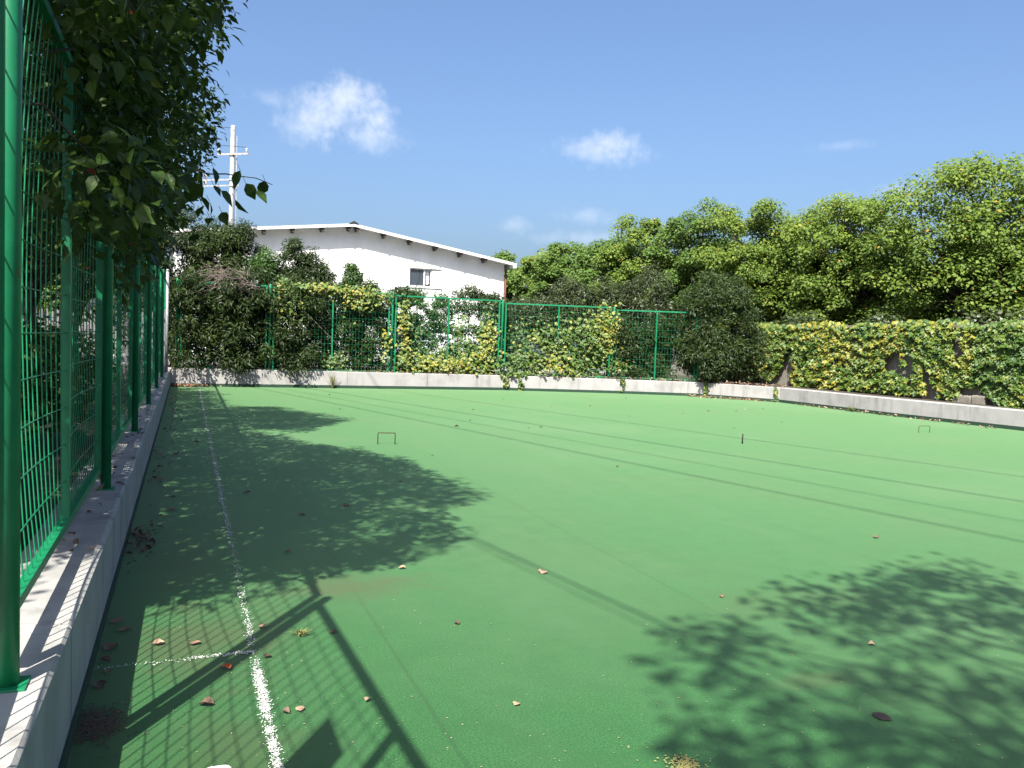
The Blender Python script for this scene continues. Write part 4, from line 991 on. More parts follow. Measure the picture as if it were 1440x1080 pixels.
[(-2.23,11.34,2.58),(-2.60,11.91,2.98),(-2.33,12.27,2.32),(-3.19,10.87,4.59),(-2.87,11.64,3.57),(-2.84,11.95,3.69),(-2.66,12.58,3.00),(-2.26,12.67,2.71),(-3.27,11.94,4.72),(-2.39,13.51,2.70),(-3.17,12.21,4.67),(-3.81,11.68,5.65),(-2.73,13.61,3.32),(-2.66,13.12,3.51),(-2.48,14.09,2.98),(-2.48,14.73,2.41),(-4.49,11.72,6.76),(-3.53,13.10,5.32),(-3.62,13.29,5.28),(-3.99,12.54,5.69),(-4.11,12.72,6.53),(-3.04,14.53,3.81),(-4.50,12.17,7.05),(-4.27,13.13,6.37),(-2.51,15.40,3.19),(-3.17,14.80,4.28),(-4.36,13.46,6.94),(-3.44,15.11,5.11),(-4.23,14.55,6.52),(-4.36,14.18,6.92),(-1.96,10.94,2.98),(-2.06,11.44,2.42),(-2.33,11.15,3.71),(-2.73,10.88,4.05),(-2.06,12.29,2.76),(-3.16,10.63,5.51),(-2.95,11.40,4.37),(-2.73,11.57,4.41),(-1.97,13.35,2.91),(-3.31,11.55,5.46),(-3.09,12.64,4.64),(-2.22,13.67,2.89),(-2.77,12.87,4.02),(-2.99,13.33,4.54),(-1.86,14.26,2.76),(-3.65,11.49,6.53),(-2.52,13.74,4.11),(-4.05,11.89,7.17),(-3.95,11.95,6.88),(-4.24,12.39,7.22),(-3.86,12.77,6.47),(-1.94,15.20,2.65),(-3.22,14.01,5.06),(-4.12,12.54,7.46),(-4.23,12.79,7.89),(-3.25,14.02,5.74),(-3.73,14.96,6.20),(-3.73,14.57,6.60),(-3.82,14.53,6.74),(-4.17,14.27,7.78),(-4.20,14.34,7.56),(-1.55,11.90,2.95),(-2.67,11.01,4.96),(-2.12,11.85,3.79),(-1.58,12.51,3.01),(-2.69,11.70,5.40),(-2.61,11.44,5.10),(-1.73,13.26,2.62),(-2.53,12.47,4.75),(-1.94,13.02,3.62),(-3.62,10.97,6.81),(-2.47,13.45,4.30),(-3.55,11.44,6.67),(-2.38,13.45,3.96),(-1.65,14.74,2.83),(-3.03,13.12,5.51),(-2.83,12.96,5.73),(-2.03,14.43,3.99),(-1.99,14.51,3.81),(-3.94,11.74,7.76),(-3.60,12.66,7.40),(-2.42,14.65,4.27),(-1.64,15.53,2.86),(-2.18,15.45,3.73),(-2.72,14.80,4.78),(-2.48,15.37,4.95),(-2.82,15.54,5.61),(-3.92,13.58,7.70),(-3.59,15.24,7.25),(-1.42,10.63,2.85),(-1.35,10.65,2.71),(-1.25,11.21,2.76),(-1.00,12.18,2.50),(-1.33,12.66,2.63),(-1.59,11.94,3.29),(-1.30,12.37,2.63),(-2.27,11.27,5.14),(-2.20,11.14,4.98),(-2.32,11.27,5.28),(-2.39,11.17,5.75),(-2.59,10.81,6.05),(-1.60,13.13,3.53),(-3.30,11.05,6.99),(-2.83,11.04,6.48),(-1.15,14.59,2.42),(-2.65,11.78,6.25),(-3.14,11.44,6.63),(-1.94,13.63,4.53),(-3.10,12.04,7.00),(-2.06,13.32,4.87),(-2.24,13.40,5.34),(-1.73,14.68,3.65),(-1.79,14.41,4.36),(-3.18,12.76,7.30),(-2.58,13.45,5.93),(-2.40,15.01,4.93),(-2.22,15.09,5.24),(-2.75,14.79,5.85),(-2.88,14.33,6.79),(-2.81,14.74,6.39),(-3.17,14.34,7.42),(-3.47,14.75,7.92),(-0.68,11.43,2.70),(-1.18,11.29,3.23),(-0.93,11.63,2.78),(-1.62,10.82,4.77),(-1.25,11.79,3.65),(-0.77,12.66,3.11),(-2.13,10.99,5.45),(-0.94,12.43,2.99),(-2.61,10.74,6.48),(-1.04,12.92,3.57),(-1.15,12.43,3.83),(-1.71,12.47,4.54),(-1.06,13.15,3.51),(-2.03,12.50,5.06),(-1.93,12.91,4.93),(-2.36,11.97,6.18),(-2.36,12.32,6.15),(-2.32,12.62,5.76),(-2.60,12.23,6.59),(-1.33,14.40,4.15),(-2.98,12.09,7.46),(-2.33,12.82,6.42),(-3.25,12.27,7.71),(-2.78,12.74,7.27),(-2.38,13.26,6.07),(-3.18,12.96,7.70),(-1.48,15.59,3.87),(-2.94,13.31,7.53),(-1.74,15.53,4.70),(-2.15,15.43,5.32),(-3.00,14.51,7.70),(-3.01,14.85,7.54),(-2.77,15.24,6.95),(-2.99,15.41,7.55),(-3.28,15.48,7.77),(-0.56,10.53,3.41),(-1.33,10.97,4.83),(-2.09,10.57,6.73),(-1.75,11.34,5.55),(-1.54,11.94,5.57),(-2.54,10.73,7.17),(-1.79,11.21,6.24),(-1.11,13.36,4.21),(-1.22,13.25,4.36),(-1.88,12.25,5.98),(-1.66,12.88,5.36),(-2.26,12.35,6.50),(-1.41,13.12,5.00),(-1.53,13.70,5.30),(-2.46,12.29,6.90),(-1.92,12.92,6.38),(-1.18,14.65,4.26),(-0.99,15.08,3.88),(-1.83,13.22,6.14),(-2.60,13.22,7.39),(-1.44,14.41,5.31),(-1.49,14.46,5.30),(-0.87,11.93,4.48),(-1.56,11.26,6.29),(-0.68,13.34,4.14),(-1.14,12.69,5.35),(-0.86,13.33,4.50),(-1.09,13.25,5.34),(-2.30,11.44,7.67),(-0.87,13.55,4.91),(-0.43,14.63,3.41),(-1.75,12.49,6.66),(-2.34,11.54,7.89),(-1.72,13.48,6.39),(-1.79,13.00,7.11),(-2.21,12.53,7.74),(-1.60,13.61,6.42),(-0.76,15.19,4.29),(-0.51,15.30,3.95),(-0.21,11.53,4.13),(-0.25,11.15,4.43),(-0.92,10.84,5.69),(-0.85,10.84,5.26),(-1.43,10.72,6.68),(-1.46,10.79,6.67),(-0.92,11.72,5.63),(-1.66,10.97,6.98),(-1.30,11.65,6.80),(-0.70,12.30,5.43),(-1.15,12.07,6.14),(-0.58,13.12,5.40),(-1.62,12.10,6.88),(-0.21,13.41,4.46),(-1.77,11.53,7.86),(-1.53,11.89,7.33),(-1.22,13.04,6.14),(-0.26,14.71,4.03),(-0.47,14.37,4.76),(-1.35,13.09,6.85),(-1.16,13.92,5.96),(-0.61,14.86,4.74),(-1.03,13.92,5.84),(-0.40,10.98,5.72),(-0.70,10.53,6.21),(-0.24,11.50,5.21),(-0.27,12.13,4.91),(-0.33,11.53,5.77),(-0.53,11.83,5.54),(-1.48,10.80,7.74),(-1.03,11.31,6.69),(-0.40,12.51,5.16),(-0.27,13.10,5.27),(-1.45,11.13,7.88),(-1.27,11.74,7.17),(-0.75,13.07,5.89),(-1.25,12.26,7.07),(-0.19,11.89,5.93),(-0.73,12.29,5.84),(-0.42,10.96,5.40),(0.11,11.92,5.47),(-0.61,12.61,5.41),(-0.05,11.69,5.23),(-0.92,14.04,5.50),(-0.59,12.17,4.97),(-0.08,12.06,5.06),(-0.85,12.91,4.93),(-0.68,12.69,4.90),(-0.25,11.66,4.75),(-0.03,11.81,4.72),(-0.67,11.44,4.35),(-0.55,12.53,4.75),(-0.39,13.28,4.86),(-0.09,12.59,4.82),(0.11,12.96,4.83),(-0.85,13.78,4.63),(-0.62,13.87,4.75),(-0.46,13.47,4.60),(-0.17,11.13,4.11),(0.17,13.31,4.79),(-0.50,12.46,4.26),(-0.38,14.22,4.51),(-0.15,13.52,4.40),(0.06,13.42,4.52),(-0.88,14.39,4.23),(-0.41,13.92,4.21),(-0.30,13.92,4.23),(-0.00,13.77,4.33),(0.11,12.77,4.07),(-0.73,14.07,3.83),(-0.47,13.96,4.05),(-0.12,12.21,3.66),(0.00,13.09,3.85),(-0.26,12.40,3.46),(-0.45,13.58,3.38),(-0.26,14.11,3.53),(-0.54,12.14,2.99),(-0.43,14.13,3.13),(-0.64,11.34,2.57),(-0.53,11.42,2.62),(-0.39,11.00,2.65),(-0.62,11.95,2.44)],
[(-2.51,16.50,2.63),(-2.74,15.97,2.96),(-2.40,16.84,2.56),(-3.27,15.98,4.23),(-2.54,17.44,2.53),(-3.75,15.95,5.16),(-2.27,18.06,2.51),(-3.26,16.86,4.29),(-3.07,17.35,3.80),(-3.54,16.20,5.45),(-2.83,17.63,3.90),(-3.51,16.96,5.14),(-3.44,16.98,5.29),(-2.73,18.76,2.95),(-3.35,17.99,4.58),(-2.48,19.34,2.96),(-2.94,18.49,3.64),(-4.31,16.93,6.76),(-3.47,17.90,5.25),(-3.79,17.86,5.32),(-3.31,19.34,4.38),(-3.07,19.67,3.79),(-2.91,20.17,3.35),(-2.25,20.79,2.53),(-4.51,17.42,7.59),(-2.23,20.91,2.36),(-2.18,15.63,3.03),(-1.96,16.61,2.55),(-2.75,15.71,4.43),(-2.11,17.07,2.57),(-2.71,15.69,4.05),(-3.04,16.18,5.02),(-3.58,15.86,6.37),(-2.87,16.96,4.77),(-2.02,17.98,3.03),(-3.27,17.12,5.45),(-3.48,17.00,5.54),(-3.89,16.11,6.48),(-3.36,17.56,5.34),(-3.99,16.17,7.00),(-3.47,17.22,5.88),(-2.95,18.68,4.57),(-2.18,19.36,3.41),(-1.98,20.26,2.45),(-3.93,17.56,6.52),(-2.88,18.95,4.66),(-3.77,17.34,6.79),(-4.03,17.96,6.95),(-2.50,20.04,3.67),(-3.06,19.24,4.73),(-2.16,15.64,3.96),(-1.51,17.28,2.40),(-1.45,16.92,2.38),(-2.48,15.66,4.85),(-2.31,17.16,4.03),(-2.36,17.14,4.03),(-1.99,17.29,3.23),(-3.22,15.81,6.15),(-1.36,18.34,2.52),(-2.31,18.12,3.91),(-1.93,18.34,3.70),(-2.02,18.11,3.56),(-2.80,17.22,5.71),(-3.30,16.58,6.80),(-3.37,16.27,6.77),(-1.45,19.91,2.55),(-2.42,18.73,4.36),(-3.21,17.30,6.26),(-2.87,17.92,5.83),(-2.50,18.57,4.91),(-2.30,19.21,4.48),(-2.79,18.91,5.15),(-3.16,18.44,6.37),(-2.16,19.90,3.91),(-1.24,15.93,2.62),(-1.08,16.61,2.48),(-1.09,16.54,2.64),(-1.61,16.12,3.47),(-1.83,16.70,3.83),(-1.57,17.34,3.58),(-1.99,16.50,4.86),(-2.35,16.27,5.41),(-1.47,18.20,2.97),(-1.08,19.20,2.46),(-1.89,17.66,4.11),(-1.88,17.64,4.11),(-1.25,19.15,3.00),(-1.41,18.84,3.12),(-2.47,17.28,5.43),(-3.34,16.92,7.06),(-2.45,17.86,5.73),(-0.97,19.79,2.56),(-2.29,19.01,4.96),(-2.43,18.29,5.47),(-1.00,20.53,2.54),(-1.37,20.64,2.97),(-3.15,18.03,6.80),(-3.51,17.23,7.55),(-0.86,16.23,2.85),(-1.33,15.98,4.10),(-1.48,16.32,3.85),(-1.71,15.78,4.98),(-1.46,16.80,4.39),(-1.66,16.13,4.84),(-1.65,16.98,4.82),(-2.20,16.72,5.46),(-1.87,17.99,4.92),(-2.91,15.99,7.42),(-1.53,18.52,4.21),(-0.92,20.05,2.82),(-3.19,16.41,7.66),(-2.83,17.10,6.82),(-2.48,17.66,6.24),(-1.14,19.96,3.10),(-1.86,18.75,4.99),(-1.31,20.17,3.58),(-1.13,20.54,3.40),(-1.41,19.91,3.99)]]
BACK_CROWN = [(-1.17,-3.61,7.46),(-1.07,-2.61,6.94),(-1.56,-4.00,8.54),(-1.26,-3.22,7.86),(-0.43,-3.96,6.90),(-0.31,-3.27,6.72),(-0.53,-3.06,7.41),(-0.33,-2.07,6.59),(-1.02,-3.04,8.37),(-0.78,-1.97,7.70),(-0.52,-1.18,7.10),(-0.75,-5.56,8.54),(0.09,-3.60,6.72),(-0.74,-4.17,8.27),(-0.40,-2.98,7.62),(-0.02,-2.65,7.47),(-0.52,-2.57,8.02),(-0.17,-5.35,8.34),(0.39,-3.43,6.91),(-0.15,-3.37,7.85),(0.47,-2.14,7.03),(0.18,-2.12,7.33),(-0.08,-2.22,8.21),(0.51,-0.93,6.74),(0.53,-0.49,6.62),(0.30,-5.09,7.77),(0.24,-4.16,8.05),(0.99,-1.99,6.32),(0.44,-2.01,7.89),(0.12,-1.99,8.30),(1.12,-0.28,6.32),(0.99,-0.28,6.58),(0.49,-5.16,8.25),(0.79,-4.59,7.78),(1.07,-3.33,6.83),(0.29,-3.85,8.44),(1.33,-2.31,6.77),(1.07,-2.19,6.82),(0.72,-2.65,8.14),(1.41,-0.99,6.59),(0.35,-1.96,8.58),(1.26,-0.53,6.99),(1.24,-3.99,7.69),(1.50,-2.64,6.56),(0.91,-3.21,8.02),(0.88,-3.32,8.37),(1.42,-1.93,7.31),(1.55,-1.58,7.06),(0.83,-2.30,8.58),(1.02,-1.39,7.65),(1.22,-1.00,7.83),(1.98,-3.31,6.39),(2.09,-3.17,6.57),(1.93,-2.66,6.62),(1.87,-2.29,6.77),(1.96,-1.43,6.48),(1.94,-1.34,6.66),(2.08,-0.81,6.74),(2.23,-0.29,6.45),(1.26,-1.26,8.07),(2.32,-3.43,7.03),(1.84,-3.66,7.98),(2.07,-2.64,7.01),(2.28,-2.31,6.91),(1.35,-2.84,8.45),(2.05,-2.07,7.51),(1.65,-1.22,8.18),(2.64,-4.34,6.78),(2.65,-3.57,6.43),(2.18,-4.08,7.75),(1.99,-4.50,8.51),(2.31,-3.09,7.23),(1.84,-3.17,8.53),(2.24,-2.32,7.52),(2.02,-2.54,8.28),(2.46,-1.26,7.15),(2.26,-1.51,7.97),(2.70,-3.74,7.69),(2.34,-3.90,8.21),(2.69,-3.00,7.31),(2.38,-2.81,7.95),(3.25,-1.11,6.44),(3.14,-0.95,6.63),(2.71,-1.54,7.77),(2.64,-5.31,8.34),(3.16,-4.11,6.94),(3.18,-4.06,7.48),(2.79,-4.23,8.34),(2.52,-3.78,8.46),(2.64,-2.78,8.27),(3.22,-1.63,6.96),(3.16,-1.45,7.51),(2.74,-1.61,8.18),(2.83,-1.14,7.78),(3.31,-4.39,7.57),(3.02,-4.06,8.22),(2.81,-4.00,8.51),(3.40,-2.92,7.50),(3.31,-2.44,7.40),(3.47,-1.83,7.01),(3.71,-1.49,6.78),(3.28,-1.88,8.04),(3.63,-0.67,6.69),(3.98,-2.99,6.63),(3.93,-2.94,7.49),(3.27,-3.31,8.39),(4.18,-1.55,6.67),(3.97,-1.67,7.18),(3.30,-1.84,8.11),(3.88,-3.75,7.62),(4.24,-3.39,7.40),(3.61,-3.56,8.48),(3.95,-2.78,7.72),(4.07,-2.24,7.29),(4.25,-1.48,7.12),(3.88,-1.91,7.91),(4.14,-3.63,8.20)]
def tube_tree(base, top, r0, limbs, mat, limb=.30):
    """trunk and limbs; limbs: list of end points"""
    mb = MB()
    base, top = np.array(base, float), np.array(top, float)
    n = 7
    t = np.linspace(0, 1, n)[:, None]
    tr = base + (top - base) * t
    tr[1:-1, :2] += rng.normal(size=(n - 2, 2)) * r0 * .5
    mb.tube(tr - base, [r0 * (1.25 if k == 0 else 1 - .5 * k / (n - 1)) for k in range(n)], 10)
    for e in limbs:
        e = np.array(e, float)
        k = rng.uniform(.45, 1.0)
        s = base + (top - base) * k
        L = np.linalg.norm(e - s)
        pts = branch_pts(s, e, .10, 6, .07)
        ra = r0 * limb * min(1, .4 + L / 7)
        mb.tube(pts - base, [max(.006, ra * (1 - .88 * q / 5)) for q in range(6)], 6)
    return mb
names = ['broad leaved tree leaning over the long fence nearest the camera', 'broad leaved tree overhanging the long fence, second from the camera',
         'small leaved tree whose crown edge stands against the sky', 'dark tree behind the far end of the long fence']
trunks = [(-1.9, 3.4), (-1.9, 8.0), (-2.0, 13.0), (-2.0, 18.2)]
for k in range(4):
    C = np.array(LEFT_CROWNS[k])
    bx, by = trunks[k]
    root = empty('broadleaf_tree', (bx, by, .38)); tag(root, names[k], 'tree', 'trees along the long fence')
    ext = []
    if k < 3:      # inner crown, outside the fence
        for _ in range((34, 34, 26)[k]):
            ext.append((bx + rng.uniform(-1.7, .9), by + rng.uniform(-1.7, 1.9), rng.uniform(2.4, 5.2)))
    else:
        for _ in range(40): ext.append((rng.uniform(-3.2, -.9), by + rng.uniform(-1.5, 4.2), rng.uniform(.6, 4.4)))
    ext = [e for e in ext if e[0] + SX * e[2] < -.55 or e[1] + SY * e[2] > 5.15]
    C = np.concatenate([C, np.array(ext)])
    step = max(1, len(C) // 46)
    tube_tree((bx, by, .36), (bx + .15, by, 3.4), .10, C[::step][:, :3] * 1.0, M['bark']).build('trunk', M['bark'], root, True)
    per = (90, 95, 120, 90)[k]
    rad = rng.uniform(.26, .40, len(C))
    P, Mx, idx = clump_leaves(C, rad, per, up=.55, outw=.5, droop=.9, shell=.3)
    size = (0.088, 0.082, 0.07, 0.08)[k]
    S = size * rng.uniform(.7, 1.25, len(P))
    cl = rng.random(len(C))
    tint = np.clip(.25 + .35 * cl[idx] + rng.normal(size=len(P)) * .16, 0, .95)
    tint[rng.random(len(P)) < .004] = 1.0
    pick = []
    if k < 2:
        ok, d = in_view(P)
        front = P[:, 0] > -.5
        score = np.where(ok & front, S / d, 0)
        pick = np.argsort(-score)[:150 if k == 0 else 140]
        pick = pick[score[pick] > 0]
    keep = single_leaves('leaf', 'ovate', P, Mx, S, tint, M['leaf_near'], root, (bx, by, .38), pick)
    me = leaves_mesh('crown', 'ovate', P[keep], Mx[keep], S[keep], tint[keep], M['leaf_near'], (bx, by, .38))
    link_mesh('crown', me, root)
    if k == 1:     # the loose spray that hangs free against the sky
        px = [(.30, 5.05, 2.50), (.36, 5.02, 2.42), (.24, 5.1, 2.38), (.30, 5.0, 2.30), (.42, 5.06, 2.40), (.34, 5.08, 2.25), (.46, 5.0, 2.36), (.38, 5.0, 2.50), (.16, 5.15, 2.42), (.20, 5.1, 2.25), (.40, 5.05, 2.28),
              (.55, 5.0, 2.44), (.60, 5.02, 2.40), (.50, 4.98, 2.50), (.64, 5.05, 2.46), (.05, 5.2, 2.20), (.12, 5.15, 2.12), (.28, 5.1, 2.15), (.24, 5.05, 2.50), (.08, 5.2, 2.36), (.0, 5.2, 2.28), (-.06, 5.25, 2.16), (.2, 5.06, 2.46), (.14, 5.1, 2.36), (.1, 5.12, 2.42), (.02, 5.18, 2.4), (.22, 5.04, 2.34), (.32, 5.06, 2.36), (.26, 5.0, 2.42), (.16, 5.16, 2.28), (.1, 5.2, 2.2), (-.02, 5.22, 2.08), (.06, 5.18, 2.02), (.36, 5.1, 2.34), (.3, 5.12, 2.44), (-.1, 5.3, 2.26), (-.16, 5.32, 2.38), (-.2, 5.34, 2.2)]
        Pd = np.array(px) + np.array([-.24, .10, -.01]) + rng.normal(size=(len(px), 3)) * .012
        nd = rng.normal(size=Pd.shape) * .8 + np.array([-.2, -.6, .3])
        td = rng.normal(size=Pd.shape) * .35 + np.array([.15, 0, -1.0])
        Sd = rng.uniform(.075, .12, len(Pd))
        single_leaves('leaf', 'ovate', Pd, leaf_frames(nd, td), Sd, rng.uniform(.05, .6, len(Pd)), M['leaf_near'], root, (bx, by, .38), list(range(len(Pd))), 1.15)
        sp = MB()
        o_ = np.array((bx, by, .38))
        sp.tube(branch_pts((-.75, 6.0, 2.55), (.11, 5.13, 2.47), .03, 7, .03) - o_, [.012, .011, .009, .007, .006, .005, .004], 6)
        sp.tube(branch_pts((.11, 5.13, 2.47), (.45, 5.11, 2.44), .06, 5, .03) - o_, [.004, .004, .003, .003, .002], 5)
        sp.tube(branch_pts((-.19, 5.38, 2.48), (-.13, 5.28, 2.12), .03, 5, .03) - o_, [.005, .004, .003, .003, .002], 5)
        for q in Pd: sp.tube([tuple(q - o_), tuple(q - o_ + np.array([-.015, .01, .035]))], .0016, 4, False)
        sp.build('twig', M['bark'], root, True)
# the tree that stands behind the camera and shades the near right of the court
C = np.array(BACK_CROWN)
root = empty('shade_tree', (3.4, -4.6, 0)); tag(root, 'tall open tree behind the viewer that throws the loose shadow at the lower right', 'tree')
tube_tree((3.4, -4.6, 0), (3.0, -3.9, 6.2), .17, C[::2], M['bark']).build('trunk', M['bark'], root, True)
C = np.concatenate([C, [(1.95 - SX * 7, 2.75 - SY * 7, 7), (2.2 - SX * 7.2, 3.0 - SY * 7.2, 7.2), (2.1 - SX * 6.8, 2.6 - SY * 6.8, 6.8), (2.55 - SX * 7, 2.85 - SY * 7, 7), (2.35 - SX * 7.1, 3.5 - SY * 7.1, 7.1), (3.0 - SX * 6.9, 2.4 - SY * 6.9, 6.9), (2.75 - SX * 7.3, 3.9 - SY * 7.3, 7.3)]])
rad = rng.uniform(.18, .38, len(C))
P, Mx, idx = clump_leaves(C, rad, 62, up=.7, outw=.4, droop=.5, shell=.2)
S = .10 * rng.uniform(.7, 1.25, len(P))
link_mesh('crown', leaves_mesh('crown', 'ovate', P, Mx, S, rng.random(len(P)) * .9, M['leaf_near'], (3.4, -4.6, 0)), root)

# ------------------------------------------------------------------ shrubs and hedges
def ellipsoid_clumps(c, rx, ry, rz, n, shell=.5, cut=-.9):
    out = []
    while len(out) < n:
        d = unit(rng.normal(size=3))
        if d[2] < cut: continue
        r = shell + (1 - shell) * rng.random() ** .5
        out.append((c[0] + d[0] * rx * r, c[1] + d[1] * ry * r, c[2] + d[2] * rz * r))
    return np.array(out)
def box_clumps(x0, x1, y0, y1, z0, z1, n, ragged=.25):
    C = np.stack([rng.uniform(x0, x1, n), rng.uniform(y0, y1, n), z0 + (z1 - z0) * rng.random(n) ** .85], -1)
    C[:, 2] += (C[:, 2] > z1 - .35) * rng.uniform(-ragged, ragged, n)
    return C
def shrub(name, label, base, C, crad, per, leaf, size, mat, kind='lance', wide=1.0, group=None, stems=7, up=.5, outw=.8, droop=.1, tint=(.15, .85), cat='shrub', shell=.45):
    root = empty(name, base); tag(root, label, cat, group)
    C = np.asarray(C, float)
    per = int(per * 1.9)
    crad = crad * 1.08
    b = np.array(base)
    mb = MB()
    sel = C[rng.permutation(len(C))[:stems]]
    for e in sel:
        s = b + np.array([rng.uniform(-.12, .12), rng.uniform(-.12, .12), 0])
        mb.tube(branch_pts(s, e, .06, 5, .06) - b, [.022, .018, .014, .010, .005], 5)
    mb.build('stem', M['bark'], root, True)
    rad = rng.uniform(crad * .7, crad * 1.25, len(C))
    P, Mx, idx = clump_leaves(C, rad, per, up=up, outw=outw, droop=droop, shell=shell)
    S = size * rng.uniform(.65, 1.25, len(P))
    ct = rng.random(len(C))
    tn = np.clip(tint[0] + (tint[1] - tint[0]) * (.55 * ct[idx] + .45 * rng.random(len(P))), 0, 1)
    ok = P[:, 2] > .40
    ok |= (P[:, 1] < 24.7) & (P[:, 2] > .2)
    P, Mx, S, tn = P[ok], Mx[ok], S[ok], tn[ok]
    link_mesh('foliage', leaves_mesh('foliage', kind, P, Mx, S, tn, mat, base, wide), root)
    return root
H = M['leaf_hedge']
# left hedge, spilling over the fence towards the court
shrub('evergreen_shrub', 'dense dark evergreen shrub in the left corner hanging over the kerb', (.5, 25.6, .39), box_clumps(-.35, 1.5, 24.45, 26.2, .55, 3.12, 165), .26, 75, 'l', .125, H, wide=.95)
shrub('evergreen_shrub', 'dense dark evergreen shrub covering the fence beside the corner one', (2.3, 25.6, .39), box_clumps(1.3, 3.5, 24.5, 26.2, .5, 3.1, 185), .26, 75, 'l', .125, H, wide=.95)
shrub('evergreen_shrub', 'dark evergreen shrub standing behind the fence wire left of the first clear post', (4.5, 25.8, .39), box_clumps(3.4, 5.75, 25.12, 26.3, .5, 2.85, 150), .26, 75, 'l', .12, H, wide=.95)
shrub('tall_shrub', 'tall dark shrub rising beside the utility pole above the left corner', (1.15, 26.7, .39), np.concatenate([ellipsoid_clumps((.75, 26.7, 3.5), .85, .7, 1.1, 46), ellipsoid_clumps((1.4, 26.6, 4.1), .38, .4, .8, 26)]), .24, 80, 'l', .12, H, wide=.9)
shrub('tall_shrub', 'dark leafy shrub filling the far left corner behind the fence end', (-.35, 26.9, .39), np.concatenate([ellipsoid_clumps((-.3, 26.9, 3.7), .95, .6, 1.45, 75), ellipsoid_clumps((.75, 27.3, 3.9), .75, .5, 1.25, 48), ellipsoid_clumps((-1.1, 26.0, 3.6), .6, .6, 1.1, 40), ellipsoid_clumps((-1.0, 26.4, 2.2), .7, .7, 1.6, 50), ellipsoid_clumps((.3, 27.0, 2.4), .7, .5, 1.2, 30)]), .26, 80, 'l', .12, H, wide=1.0)
shrub('tall_shrub', 'bright green pointed shrub top in front of the white wall', (2.2, 26.5, .39), np.concatenate([ellipsoid_clumps((2.12, 26.4, 3.55), .33, .35, .62, 26), ellipsoid_clumps((2.5, 26.5, 2.9), .5, .4, .5, 16)]), .2, 80, 'l', .115, M['leaf_bright'], wide=1.05)
shrub('tall_shrub', 'broad dark shrub with several pointed tops before the white wall', (3.2, 26.6, .39),
      np.concatenate([ellipsoid_clumps((2.95, 26.5, 3.45), .4, .4, .95, 34), ellipsoid_clumps((3.5, 26.6, 3.3), .5, .5, .75, 34), ellipsoid_clumps((3.95, 26.5, 2.95), .38, .4, .65, 18), ellipsoid_clumps((3.2, 26.6, 2.8), .9, .5, .5, 20)]), .2, 85, 'l', .12, H, wide=.95)
shrub('tall_shrub', 'lighter open shrub with ragged top next to the broad dark one', (4.8, 26.3, .39), np.concatenate([ellipsoid_clumps((4.65, 26.2, 3.15), .3, .35, .55, 18), ellipsoid_clumps((5.1, 26.1, 2.85), .42, .3, .35, 14)]), .17, 70, 'l', .12, M['leaf_bright'], wide=1.1, tint=(0, .8))
shrub('evergreen_shrub', 'shaded evergreen row behind the left hedge, seen only through its gaps', (2.8, 27.4, .39), box_clumps(-1.2, 5.6, 27.0, 27.9, .5, 2.8, 190), .32, 60, 'l', .15, H, wide=1.2)
# thin young shrubs behind the clear part of the fence
for x, y, z, rx, lab in ((6.05, 25.45, 3.0, .34, 'slim young shrub just right of the first clear fence post'), (6.55, 25.6, 3.02, .30, 'slim young shrub below the left edge of the window'), (7.35, 25.5, 2.85, .34, 'slim young shrub at the fence mullion below the window'),
                         (8.35, 25.6, 3.22, .48, 'pointed young shrub standing highest below the roof corner'), (9.1, 25.5, 3.0, .36, 'slim young shrub at the fence post under the building corner')):
    shrub('young_shrub', lab, (x, y, .39), np.concatenate([ellipsoid_clumps((x, y, z - .55), rx * 1.2, .3, .6, 30), ellipsoid_clumps((x, y, 1.3), rx * 1.5, .3, .85, 40), ellipsoid_clumps((x, y, z - .2), .12, .12, .25, 4)]), .16, 50, 'l', .10, M['leaf_bright'] if x in (6.55, 7.35) else H, wide=1.2,
          group='young shrubs behind the clear fence panels', tint=(.1, .9))
# olive shrubs behind the right half of the fence
for x, y, z, r, lab in ((10.4, 26.1, 3.2, .8, 'olive green shrub showing above the fence right of the building'), (11.8, 25.7, 3.75, .95, 'olive green shrub standing above the yellow creeper on the fence'), (13.1, 25.2, 3.7, 1.0, 'grey green shrub with upright twigs above the fence end'), (14.2, 24.6, 4.1, .95, 'tall grey green shrub left of the dark round bush')):
    shrub('olive_shrub', lab, (x, y, .39), np.concatenate([ellipsoid_clumps((x, y, z - 1.05), r, .7, 1.0, 60), ellipsoid_clumps((x, y, 1.5), r * 1.0, .6, 1.0, 50)]), .26, 62, 'l', .13, M['leaf_olive'], wide=.85, group='olive shrubs behind the right half of the fence', up=.7)
shrub('evergreen_shrub', 'dark shrub growing through the mesh right of the yellow creeper', (13.9, 24.2, .39), box_clumps(12.75, 15.0, 23.75, 24.9, .5, 2.3, 110), .26, 75, 'l', .125, H, wide=.95)
shrub('round_bush', 'big dark round bush bulging over the kerb at the end of the fence', (16.1, 23.5, .39),
      np.concatenate([ellipsoid_clumps((16.0, 23.3, 2.2), 1.35, 1.25, 1.75, 190, .6), ellipsoid_clumps((15.6, 22.9, 1.3), .9, .7, .9, 60), ellipsoid_clumps((16.9, 23.0, 1.4), .7, .8, .9, 40)]), .27, 78, 'l', .125, H, wide=1.0)
